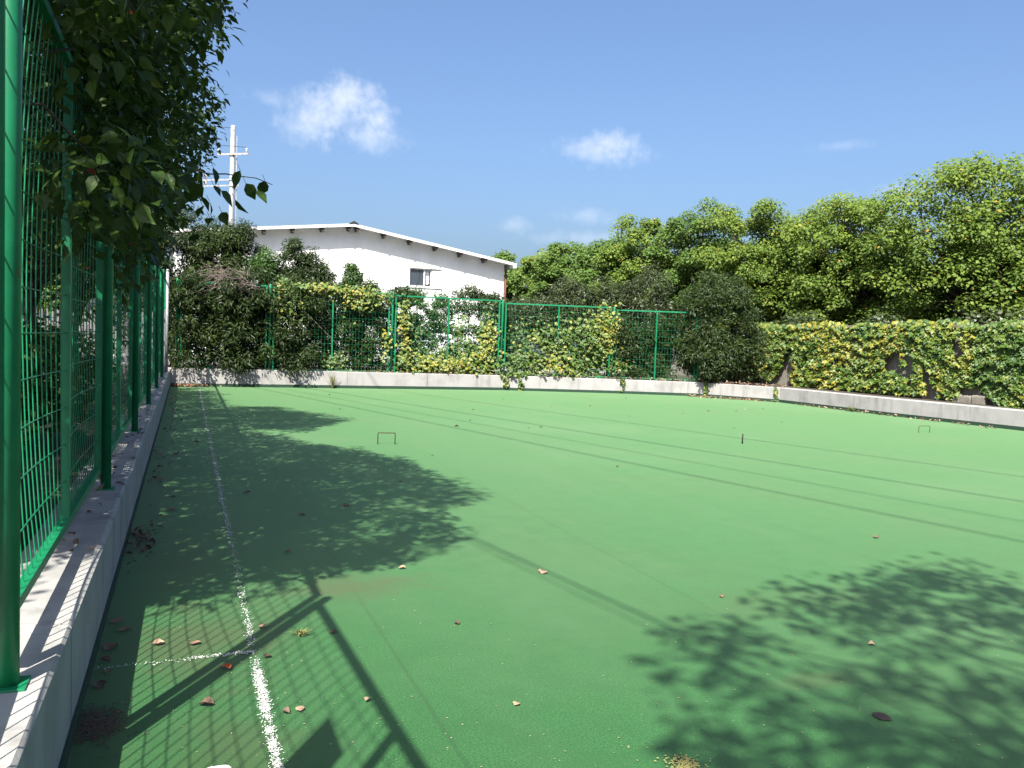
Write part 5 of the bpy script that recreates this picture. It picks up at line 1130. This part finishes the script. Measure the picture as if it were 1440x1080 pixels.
# bushes behind the long fence, seen through its wires
for x, y, r, h, lab in ((-1.7, 4.9, .75, 1.3, 'low leafy bush behind the nearest fence panel'), (-2.0, 6.6, .8, 1.25, 'low dark bush behind the second fence panel'), (-1.9, 9.2, .9, 1.2, 'low dark bush behind the third fence panel'),
                        (-2.2, 12.0, 1.0, 1.2, 'low dark bush behind the fourth fence panel'), (-2.3, 15.4, 1.1, 1.15, 'low dark bush before the picket fence'), (-3.6, 7.8, 1.2, 2.4, 'high dark bush farther behind the second fence panel'), (-4.0, 11.5, 1.4, 2.6, 'high dark bush farther behind the third fence panel')):
    shrub('fence_bush', lab, (x, y, .38), ellipsoid_clumps((x, y, .45 + h * .45), r, r, h * .5, 55, .4), .26, 46, 'o', .085, M['leaf_near'] if h < 2 else H, kind='ovate', group='bushes behind the long fence', up=.6, tint=(.1, .93))
# dry tangle of twigs on top of the corner shrub
tw = empty('dry_branches', (.75, 24.5, 2.6)); tag(tw, 'tangle of bare pinkish grey twigs lying on top of the corner shrub', 'dead branches')
for k in range(9):
    mb = MB()
    a0 = np.array([rng.uniform(.5, 1.1), rng.uniform(-.1, .3), rng.uniform(-.1, .35)])
    for q in range(7):
        e = a0 + np.array([rng.uniform(-1.3, .2), rng.uniform(-.3, .15), rng.uniform(-.35, .5)])
        pts = branch_pts(a0 + rng.normal(size=3) * .06, e, .12, 6, .12)
        mb.tube(pts, [.012, .010, .008, .007, .005, .003], 5)
        for w in range(3):
            j = rng.integers(2, 5)
            mb.tube(branch_pts(pts[j], pts[j] + np.array([rng.uniform(-.4, .2), rng.uniform(-.15, .1), rng.uniform(-.25, .3)]), .1, 4, .1), [.006, .005, .004, .002], 4)
    mb.build('twig', M['pale_bark'], tw, True)

# ------------------------------------------------------------------ creepers
def creeper(name, label, base, P, nrm, size, tint, singles=0, kind='ivy', hang=1.0, stems=()):
    root = empty(name, base); tag(root, label, 'creeper')
    n = len(P)
    N = nrm + rng.normal(size=(n, 3)) * .38 + np.array([0, 0, .35])
    T = np.tile(np.array([0, 0, -hang]), (n, 1)) + rng.normal(size=(n, 3)) * .5
    Mx = leaf_frames(N, T)
    S = size * rng.uniform(.6, 1.3, n)
    pick = []
    if singles:
        ok, d = in_view(P)
        sc = np.where(ok, S / d, 0)
        pick = np.argsort(-sc)[:singles]
    keep = single_leaves('leaf', kind, P, Mx, S, tint, M['leaf_ivy'], root, base, pick, levels=8)
    link_mesh('foliage', leaves_mesh('foliage', kind, P[keep], Mx[keep], S[keep], tint[keep], M['leaf_ivy'], base), root)
    if stems:
        mb = MB()
        for s in stems: mb.tube(np.array(s) - np.array(base), [.02] * (len(s) - 1) + [.008], 5)
        mb.build('stem', M['bark'], root, True)
    return root
def vnoise(x, y, s, seed):
    """smooth value noise for the density of leaves"""
    r = np.random.default_rng(seed)
    G = r.random((64, 64))
    x, y = np.asarray(x) * s, np.asarray(y) * s
    i, j = np.floor(x).astype(int), np.floor(y).astype(int)
    u, v = x - i, y - j
    u, v = u * u * (3 - 2 * u), v * v * (3 - 2 * v)
    g = lambda a, b: G[a % 64, b % 64]
    return (g(i, j) * (1 - u) + g(i + 1, j) * u) * (1 - v) + (g(i, j + 1) * (1 - u) + g(i + 1, j + 1) * u) * v
def wall_leaves(y0, y1, n, thr, top, lowcut):
    y = rng.uniform(y0, y1, n); z = .38 + rng.random(n) * (top - .38)
    d = .6 * vnoise(y, z, 1.5, 4) + .4 * vnoise(y, z, 3.7, 9)
    ok = d > thr
    ok &= ~((z < lowcut(y)) & (d < .72))
    y, z, d = y[ok], z[ok], d[ok]
    # tiers: leaves hang in shelves that stand off the wall
    ph = (z * 1.7 + vnoise(y, z, .8, 17) * 3.4 + vnoise(y, z, 2.3, 18) * .8) % 1.0
    x = WLX - .08 - .10 * vnoise(y, z, 1.1, 22) - .12 * (1 - ph) ** 1.5 * (d - thr + .4) - .03 * rng.random(len(y))
    crest = vnoise(y, y * 0, 1.9, 41)
    z = np.where(z > 2.2, z + (crest - .45) * .2, z)
    ontop = z > 2.36
    x = np.where(ontop, WLX + rng.uniform(-.25, .45, len(y)), x)
    return np.stack([x, y, z], -1), ph
def toned(P, lo, hi, spread=.22):
    return np.clip(lo + (hi - lo) * vnoise(P[:, 1] + P[:, 0], P[:, 2], 1.2, 31) + rng.normal(size=len(P)) * spread, 0, 1)
P, ph = wall_leaves(16.0, 27.5, 12000, .35, 2.45, lambda y: .5)
t = np.clip(toned(P, .42, .77, .11), 0, .95)
t = np.where(rng.random(len(P)) < .36, rng.uniform(.0, .34, len(P)), t)
creeper('wall_creeper', 'yellow autumn creeper on the left half of the old wall', (WLX - .1, 20.0, .38), P, np.tile([-1., -.35, .2], (len(P), 1)), .14, t, 300,
        stems=[[(WLX - .06, 22.6, .4), (WLX - .05, 22.5, 1.2), (WLX - .04, 22.8, 2.2)], [(WLX - .14, 19.4, .4), (WLX - .14, 19.5, 1.4), (WLX - .12, 19.1, 2.3)], [(WLX - .1, 20.9, .4), (WLX - .1, 20.8, 1.3), (WLX - .06, 21.3, 2.1)]])
P, ph = wall_leaves(6.0, 16.6, 14000, .27, 2.42, lambda y: .58 + .25 * np.sin(y * 2.1))
t = np.clip(toned(P, .12, .46, .13) + np.where(P[:, 1] > 15.6, .25, 0), 0, .7)
creeper('wall_creeper', 'thick green creeper hanging in tiers on the right half of the old wall', (WLX - .1, 12.0, .38), P, np.tile([-1., -.35, .2], (len(P), 1)), .125, t, 300,
        stems=[[(WLX - .06, 15.4, .4), (WLX - .05, 15.5, 1.2), (WLX - .04, 15.1, 2.2)], [(WLX - .06, 13.6, .4), (WLX - .05, 13.5, 1.2), (WLX - .04, 13.9, 2.2)]])
def fence_creeper(label, blobs, size, lo, hi, per, singles=0, base=None):
    P = []
    for (x, y, z, rx, ry, rz, n) in blobs:
        q = rng.normal(size=(n, 3)) * np.array([rx, ry, rz]) * .6
        P.append(np.array([x, y, z]) + q)
    P = np.concatenate(P)
    P = P[P[:, 2] > .42]
    return creeper('fence_creeper', label, base, P, np.tile([-.25, -1., .3], (len(P), 1)), size, np.clip(toned(P, lo, hi, .17), 0, 1), singles,
                   stems=[[tuple(base), (base[0], base[1], 1.2), (blobs[0][0], blobs[0][1], blobs[0][2])]])
fence_creeper('yellow green creeper heaped over the fence near its third clear post', [(11.0, 24.45, 1.5, .75, .14, .55, 900), (12.1, 24.15, 1.7, .55, .14, .6, 900), (12.45, 24.0, 2.0, .35, .12, .55, 420), (11.6, 24.3, .8, .9, .14, .3, 600), (12.9, 23.95, .85, .3, .06, .2, 110)], .10, .2, .82, 0, 120, (11.8, 24.3, .4))
fence_creeper('yellowing creeper trailing along the fence top above the corner hedge', [(2.55, 24.75, 2.75, .2, .1, .3, 150), (2.7, 24.75, 2.35, .25, .1, .35, 170), (3.3, 24.85, 2.9, .6, .09, .09, 240), (4.2, 24.9, 2.88, .6, .09, .1, 260), (4.7, 24.9, 2.6, .4, .09, .3, 170), (5.2, 24.88, 2.75, .45, .1, .22, 170), (4.1, 24.95, .8, .3, .06, .22, 120)], .088, .15, .68, 0, 0, (4.2, 25.0, .4))
fence_creeper('creeper climbing the wire beside the first clear fence post', [(6.05, 24.86, 2.0, .14, .08, .65, 170), (6.15, 24.86, 1.0, .2, .08, .4, 150), (6.9, 24.86, .75, .9, .1, .22, 260), (5.55, 24.86, 1.4, .12, .08, .4, 60)], .09, .15, .74, 0, 0, (6.1, 25.0, .4))
fence_creeper('creeper climbing the wire left of the second clear fence post', [(8.75, 24.86, 1.5, .22, .08, .55, 260), (8.6, 24.86, .9, .6, .1, .3, 260), (8.0, 24.86, .7, .5, .1, .2, 130)], .10, .2, .7, 0, 0, (8.7, 25.0, .4))
fence_creeper('tangle of low creeper and weeds behind the clear fence panels', [(6.6, 25.15, .75, .6, .15, .35, 420), (7.6, 25.15, .8, .7, .15, .4, 460), (8.6, 25.15, 1.0, .6, .15, .5, 480), (8.9, 25.2, 1.9, .3, .12, .6, 260), (7.9, 25.2, 1.7, .3, .12, .6, 160), (6.4, 25.2, 1.5, .3, .12, .6, 180)], .095, .0, .55, 0, 0, (7.6, 25.2, .4))
fence_creeper('low creeper along the fence foot right of the second clear post', [(10.0, 24.65, .8, .7, .1, .3, 420), (9.7, 24.6, .55, .3, .1, .1, 90), (9.95, 25.0, 1.5, .45, .1, .6, 160)], .10, .1, .7, 0, 0, (9.9, 25.0, .4))
for x, y, n, l, lab in ((9.28, 24.68, 26, .34, 'short vine hanging over the kerb below the second clear post'), (9.75, 24.56, 44, .46, 'thick vine trailing down the kerb right of the second clear post'), (15.28, 22.66, 60, .5, 'vine trailing down the kerb below the round bush'), (16.42, 20.7, 40, .46, 'vine trailing down the kerb at the corner by the creeper wall'),
                     (12.9, 23.73, 26, .4, 'thin vine hanging on the kerb below the dark shrub')):
    n = int(n * 1.15)
    n = int(n * 1.15)
    n = int(n * 1.15)
    n = int(n * 1.15)
    n = int(n * 1.15)
    n = int(n * 1.15)
    n = int(n * 1.15)
    n = int(n * 1.15)
    n = int(n * 1.15)
    n = int(n * .65)
    n = int(n * .65)
    n = int(n * .65)
    Pv = np.stack([x + rng.normal(size=n) * .035, y + rng.normal(size=n) * .02 - .05, .47 - l * rng.random(n)], -1)
    creeper('kerb_vine', lab, (x, y, .46), Pv, np.tile([-.3, -1., .2], (n, 1)), .09, np.clip(rng.normal(size=n) * .2 + .35, 0, .8), 0,
            stems=[[(x, y + .05, .47), (x, y - .02, .44), (x + .03, y - .015, .46 - l)]])

# ------------------------------------------------------------------ the row of trees behind the wall
def crown_tree(name, label, x, y, top, rx, mat, n=34, per=330, size=.13, seed=0, low=1.1, trunk_r=.16, open_=0.0, group='trees in the row behind the creeper wall', lean=0.0):
    top += .1
    rx *= 1.04
    zc = (top + low) / 2
    hz = (top - low) / 2
    root = empty(name, (x, y, .35)); tag(root, label, 'tree', group)
    global rng
    shared_rng, rng = rng, np.random.default_rng(zlib.crc32(label.encode()))
    C = []
    n1 = int(n * .95)
    turn = rng.uniform(0, 6.28)
    for i in range(n1):                       # clumps spread evenly over a dome, jittered
        zz = 1 - 1.72 * (i + .5) / n1
        a = i * 2.39996 + turn
        q = math.sqrt(max(0, 1 - zz * zz))
        r = rng.uniform(.68, .86)
        C.append((x + math.cos(a) * q * rx * r + rng.normal() * rx * .07, y + math.sin(a) * q * rx * r + rng.normal() * rx * .07, zc + zz * hz * r + rng.normal() * hz * .05))
    for i in range(int(n * .3)):
        d = unit(rng.normal(size=3)); r = rng.uniform(.1, .6)
        C.append((x + d[0] * rx * r, y + d[1] * rx * r, zc + d[2] * hz * r))
    C = np.array(C)
    per = int(per * 1.8)
    rad = rng.uniform(.22, .36, len(C)) * rx
    C[:, 2] = np.minimum(C[:, 2], top - rad * .8)
    # each clump is itself made of smaller sprays
    sub = []
    for c, r in zip(C, rad):
        k = 11
        d = rdir(k)
        d[:, 2] = np.abs(d[:, 2]) * 1.0 - .35
        sub.append(np.concatenate([c + d * r * .8, np.full((k, 1), r * .46)], 1))
    sub = np.concatenate(sub)
    if open_ > 0: sub = sub[rng.random(len(sub)) > open_]
    P, Mx, idx = clump_leaves(sub[:, :3], sub[:, 3], max(4, per // 11), up=.75, outw=.75, droop=.55, jit=.5, shell=.35, flat=.75, sunny=.8)
    S = size * rng.uniform(.65, 1.3, len(P))
    ct = rng.random(len(sub))
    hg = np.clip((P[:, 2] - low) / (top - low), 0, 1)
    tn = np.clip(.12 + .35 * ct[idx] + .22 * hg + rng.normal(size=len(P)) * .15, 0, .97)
    tn[rng.random(len(P)) < .006] = 1.0
    tube_tree((x, y, .33), (x + lean, y, zc + hz * .25), trunk_r, C, M['bark'], .42).build('trunk', M['bark'], root, True)
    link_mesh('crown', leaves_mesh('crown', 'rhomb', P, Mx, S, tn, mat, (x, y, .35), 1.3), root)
    rng = shared_rng
    return root
CA, CD = M['leaf_camphor'], M['leaf_camphor_dark']
crown_tree('camphor_tree', 'tallest open yellow green tree at the right, blue sky through its crown', 24.7, 21.2, 8.35, 3.1, CA, 66, 420, .115, low=1.3, trunk_r=.2, open_=.24)
crown_tree('camphor_tree', 'yellow green tree just left of the tallest one, with a gap in its top', 23.9, 26.0, 7.65, 2.5, CA, 46, 420, .113, low=1.0, open_=.1)
crown_tree('camphor_tree', 'rounded yellow green tree behind the big dark bush', 23.2, 30.5, 8.05, 2.6, CA, 46, 420, .113, low=1.0)
crown_tree('camphor_tree', 'yellow green tree squeezed between the rounded one and the one with a gapped top', 24.3, 28.2, 7.75, 2.0, CA, 30, 400, .125, low=1.0)
crown_tree('camphor_tree', 'green tree fourth from the right in the row behind the wall', 22.8, 34.8, 8.45, 2.6, CD, 40, 420, .12)
crown_tree('camphor_tree', 'mid green tree in the middle of the row behind the wall', 21.9, 38.2, 8.35, 2.4, CA, 36, 400, .125)
crown_tree('camphor_tree', 'green tree with a rounded top left of the middle of the row', 22.0, 42.0, 7.8, 2.5, CD, 36, 380, .145)
crown_tree('camphor_tree', 'smaller olive tree third from the building', 21.2, 46.2, 7.8, 2.4, CD, 32, 340, .15)
crown_tree('camphor_tree', 'pale olive tree second from the building', 21.8, 50.5, 7.9, 2.5, CA, 30, 340, .155)
crown_tree('camphor_tree', 'green tree showing its top just over the roof corner', 20.4, 54.2, 7.9, 2.8, CD, 28, 300, .17)
crown_tree('camphor_tree', 'dark green tree filling the gap beside the building corner', 18.3, 50.5, 6.3, 2.1, CD, 24, 300, .17, low=.8)
for x, y, t, r, lab in ((27.6, 17.6, 6.6, 2.8, 'shaded green tree at the right edge behind the tallest tree'), (28.2, 23.2, 6.1, 2.8, 'shaded green tree behind the two right hand trees'), (27.4, 28.0, 6.4, 2.6, 'shaded green tree behind the rounded yellow green tree'), (26.8, 33.5, 6.6, 2.8, 'shaded green tree behind the fourth tree of the row'),
                        (26.2, 39.5, 6.9, 2.8, 'green tree behind the middle of the row'), (25.8, 46.5, 7.2, 3.0, 'green tree in the second row left of the middle'), (25.0, 54, 7.4, 3.0, 'green tree farthest back in the second row')):
    crown_tree('camphor_tree', lab, x, y, t, r, CD, 28, 240, .19, low=.6, group='trees in the second row')
# understory below the crowns, right behind the wall
for x, y, lab in ((21.2, 17.5, 'leafy undergrowth bush at the foot of the tallest tree'), (21.2, 21.3, 'leafy undergrowth bush between the two right hand trees'), (20.9, 25.0, 'leafy undergrowth bush behind the wall end'), (20.2, 29.2, 'leafy undergrowth bush behind the big dark bush'), (19.0, 33.5, 'leafy undergrowth bush right of the parked vans'), (18.4, 38.0, 'leafy undergrowth bush right of the white building')):
    shrub('undergrowth_bush', lab, (x, y, .35), ellipsoid_clumps((x, y, 1.5), 1.0, 1.9, 1.2, 60, .35), .42, 70, 'r', .14, M['leaf_olive'], kind='rhomb', wide=1.2, group='undergrowth behind the wall', up=.6)
# trees far behind the long fence close the view through its wires
for x, y, t, r, lab in ((-7.5, 13, 7.5, 3.0, 'dark tree behind the long fence nearest the viewer'), (-8.5, 21, 7.5, 3.2, 'dark tree behind the long fence beyond its middle'), (-6.0, 30.0, 6.4, 2.9, 'dark tree behind the picket fence'), (-13, 27, 8, 3.4, 'dark tree far behind the long fence')):
    crown_tree('background_tree', lab, x, y, t, r, CD, 28, 260, .19, low=.7, group='trees beyond the long fence')

# ------------------------------------------------------------------ fallen leaves, weeds, scraps
def curled_leaf(seed, curl):
    r = np.random.default_rng(seed)
    V, Q = [], []
    prof = [(0, .02), (.15, .22), (.35, .40), (.55, .42), (.75, .30), (.9, .14), (1.0, .01)]
    for i, (t, w) in enumerate(prof):
        for j, s in enumerate((-1, -.5, 0, .5, 1)):
            ww = w * (1 + .12 * r.normal()) if abs(s) == 1 else w
            V.append((s * ww, t - .5, curl * (abs(s) ** 1.6) * (.6 + .5 * r.random()) * w * 1.6 + .10 * math.sin(t * 3 + seed) + .03 * r.random()))
    for i in range(len(prof) - 1):
        for j in range(4): Q.append((i * 5 + j, i * 5 + j + 1, (i + 1) * 5 + j + 1, (i + 1) * 5 + j))
    V = np.array(V); V[:, 2] -= V[:, 2].min()
    return V, np.array(Q)
LEAF_ME = {}
def fallen(x, y, size, tone, seed, rz, label, tilt=0.12):
    key = (seed % 6, round(tone, 2))
    if key not in LEAF_ME:
        V, Q = curled_leaf(seed % 6, .12 + .12 * (seed % 4))
        LEAF_ME[key] = np_mesh('fallen_leaf', V, Q, M['leaf_dry'], np.full(len(Q), tone), True)
    o = link_mesh('fallen_leaf', LEAF_ME[key], None, (x, y, .006))
    o.rotation_euler = (tilt * math.sin(seed), tilt * math.cos(seed * 1.7), rz)
    size *= .87
    o.scale = (size, size, size * (.25 if tilt < .05 else 1))     # scale.z
    tag(o, label, 'leaf', 'fallen leaves on the turf')
spec = [(2.31, 5.27, .088, .72, 'pinkish tan fallen leaf alone on the sunlit turf in the middle'), (1.43, 4.43, .05, .15, 'small dark brown fallen leaf on sunlit turf below the pinkish one'),
        (.40, 4.64, .07, .7, 'tan fallen leaf just right of the worn white line'), (-.11, 4.53, .068, .72, 'tan triangular fallen leaf in the mesh shadow left of the line'),
        (.06, 4.49, .07, .55, 'brown curled fallen leaf in the mesh shadow between tan leaf and line'), (.19, 4.11, .082, 1.0, 'orange red fallen leaf left of the white line'),
        (.10, 3.73, .08, .25, 'dark folded fallen leaf lying in the fence rail shadow'), (.41, 3.56, .045, .3, 'small brown fallen leaf right of the line near the board shadow'),
        (.47, 3.57, .05, .78, 'thin pale fallen leaf beside a small brown one'), (.75, 4.47, .06, .2, 'dark fallen leaf on the corner of the fence shadow'), (.39, 4.21, .05, .08, 'dark fallen leaf touching the white line in the rail shadow'),
        (.76, 3.58, .045, .8, 'small pale fallen leaf on turf near the diagonal rail shadow'), (1.37, 3.36, .045, .75, 'small tan fallen leaf on the near sunlit turf'), (1.40, 5.60, .06, .7, 'tan fallen leaf just beyond the edge of the tree shadow'),
        (.57, 8.59, .08, .35, 'brown fallen leaf in the tree shadow right of the line'), (1.40, 7.76, .08, .3, 'brown fallen leaf deep in the tree shadow'), (.96, 7.46, .07, .1, 'dark fallen leaf between two brown ones in the tree shadow'),
        (5.56, 5.58, .07, .4, 'brown fallen leaf at the far right above the loose tree shadow'), (3.51, 3.51, .05, .65, 'small tan fallen leaf inside the loose tree shadow'), (3.21, 4.47, .04, .45, 'tiny brown fallen leaf at the edge of the loose shadow'),
        (-.33, 4.93, .085, .45, 'topmost brown fallen leaf of the line of leaves along the shaded kerb'), (-.28, 4.78, .085, .4, 'reddish fallen leaf second in line along the shaded kerb'), (-.33, 4.52, .09, .25, 'long dull fallen leaf third in line along the shaded kerb'),
        (-.34, 4.35, .065, .2, 'small dull fallen leaf fourth in line along the shaded kerb'), (-.32, 4.22, .05, .3, 'small brown fallen leaf fifth in line along the shaded kerb'), (-.34, 4.05, .08, .1, 'dark fallen leaf close to the dirt patch by the kerb'),
        (-.10, 11.36, .10, .1, 'dark fallen leaf far along the shaded kerb'), (2.2, 9.0, .06, .6, 'tan fallen leaf at the right edge of the tree shadow'), (-.1, 7.9, .08, .3, 'brown fallen leaf in shade between kerb and line'), (.7, 6.2, .075, .4, 'brown fallen leaf in the near part of the tree shadow'),
        (.15, 12.6, .09, .25, 'brown fallen leaf in shade far along the white line'), (5.2, 9.6, .05, .3, 'small brown fallen leaf in the open middle of the court'), (3.1, 10.9, .05, .05, 'black fallen scrap of leaf beyond the tree shadow')]
for i, (x, y, s, t, lab) in enumerate(spec): fallen(x, y, s, t, i, random.uniform(0, 6.28), lab)
for i in range(24):          # small leaves on the far turf, which nothing tells apart
    y = random.uniform(13, 23.6); x = random.uniform(.2, 15)
    fallen(x, y, random.uniform(.05, .09), random.choice((.1, .25, .4, .7)), 40 + i, random.uniform(0, 6.28), 'small brown fallen leaf lying on the open turf of the far half')
# leaf litter
def litter(name, label, xs, ys, zs, size, lo, hi):
    n = len(xs)
    P = np.stack([xs, ys, zs], -1)
    Mx = leaf_frames(rng.normal(size=(n, 3)) * .45 + np.array([0, 0, 1]), rng.normal(size=(n, 3)))
    me = leaves_mesh(name, 'ovate', P, Mx, size * rng.uniform(.6, 1.3, n), rng.uniform(lo, hi, n), M['leaf_dry'])
    tag(link_mesh(name, me), label, 'litter', kind='stuff')
xs, ys, zs = [], [], []
KL = offset_line(KERB, .16)
for i in range(1, 5):
    a, b = KL[i], KL[i + 1]
    t = (b - a).normalized(); nn = Vector((-t.y, t.x))
    k = int((b - a).length * 95)
    u = rng.random(k) * (b - a).length
    w = np.abs(rng.normal(size=k)) * .13 - .10
    xs.append(a.x + t.x * u + nn.x * w); ys.append(a.y + t.y * u + nn.y * w); zs.append(np.full(k, .475) + rng.random(k) * .04)
litter('leaf_litter', 'brown leaf litter along the top of the far kerb under the fence', *(np.concatenate(q) for q in (xs, ys, zs)), .075, .0, .85)
n = 260; litter('leaf_litter', 'reddish leaf litter in the far left corner of the court', .05 + rng.normal(size=n) * .28, 24.72 - np.abs(rng.normal(size=n)) * .14, .02 + rng.random(n) * .05, .07, .2, 1.0)
n = 330; u = rng.random(n); litter('leaf_litter', 'brown leaf litter at the foot of the kerb below the round bush', 14.7 + 1.7 * u + rng.normal(size=n) * .05, 22.95 - 1.75 * u - np.abs(rng.normal(size=n)) * .18 - .06 - .35 * np.sin(u * 3.1) * .4, .015 + rng.random(n) * .03, .07, .15, .95)
n = 200; u = rng.random(n); litter('leaf_litter', 'scattered leaf litter along the bare kerb at the right', 16.52 + .2 * u ** 2 - np.abs(rng.normal(size=n)) * .08, 20.0 - 6.5 * u, .012 + rng.random(n) * .03, .07, .1, .9)
n = 95; litter('leaf_litter', 'heap of dull dry leaves on shaded turf against the long kerb', -.30 + rng.normal(size=n) * .07, 6.75 + rng.normal(size=n) * .30, .01 + rng.random(n) * .03, .05, .0, .45)
n = 90; litter('leaf_litter', 'thin scatter of leaves on shaded turf along the long kerb', -.33 + np.abs(rng.normal(size=n)) * .12, rng.uniform(7.5, 22, n), .008 + rng.random(n) * .02, .065, .0, .6)
n = 70; litter('leaf_litter', 'bits of dead leaf on the kerb top beside the long fence', -.52 + rng.normal(size=n) * .05, rng.uniform(4.5, 20, n), .446 + rng.random(n) * .02, .06, .0, .5)
def tuft(name, label, base, n, h, spread, tone, flat=0.0):
    root = empty(name, base); tag(root, label, 'weed')
    V, Q, tn = [], [], []
    for i in range(n):
        a = random.uniform(0, 6.28); s = random.uniform(.2, 1) * spread; hh = h * random.uniform(.5, 1.1)
        w = .0035
        b0 = Vector((random.uniform(-.02, .02), random.uniform(-.02, .02), 0))
        tip = b0 + Vector((math.cos(a) * s, math.sin(a) * s, hh))
        mid = b0.lerp(tip, .55) + Vector((0, 0, hh * .22))
        sd = Vector((-math.sin(a), math.cos(a), 0)) * w
        k = len(V)
        V += [b0 - sd, b0 + sd, mid + sd, mid - sd, tip + sd * .2, tip - sd * .2]
        Q += [(k, k + 1, k + 2, k + 3), (k + 3, k + 2, k + 4, k + 5)]
        tn += [random.uniform(*tone)] * 2
    link_mesh('blades', np_mesh('blades', np.array([tuple(v) for v in V]), np.array(Q), M['grass'], np.array(tn)), root)
tuft('grass_tuft', 'dry yellow grass tuft growing at the foot of the far kerb', (3.95, 24.62, .0), 80, .42, .28, (.5, 1))
tuft('grass_tuft', 'green weed tuft at the foot of the bare kerb by the creeper wall', (16.45, 17.6, .0), 60, .16, .3, (.0, .7))
tuft('grass_sprig', 'small flattened yellow green sprig lying on the fence rail shadow', (.59, 4.48, .003), 34, .03, .075, (.3, 1))
sc = MB()
V = [(math.cos(a) * .045 * (1 + .2 * math.sin(3 * a)), math.sin(a) * .035 * (1 + .2 * math.cos(2 * a)), .006) for a in np.linspace(0, 6.28, 15)[:-1]]
sc.add(V + [(x * .8, y * .8, .016) for x, y, z in V], [tuple(range(14, 28))] + [(i, (i + 1) % 14, (i + 1) % 14 + 14, i + 14) for i in range(14)])
o = sc.build('white_scrap', M['paper'], None, loc=(.125, 3.14, 0)); tag(o, 'white scrap at the bottom edge left of the white line', 'scrap')
fallen(2.86, 2.78, .10, .0, 77, .4, 'large flat dark brown leaf in the loose tree shadow near the bottom', .02)
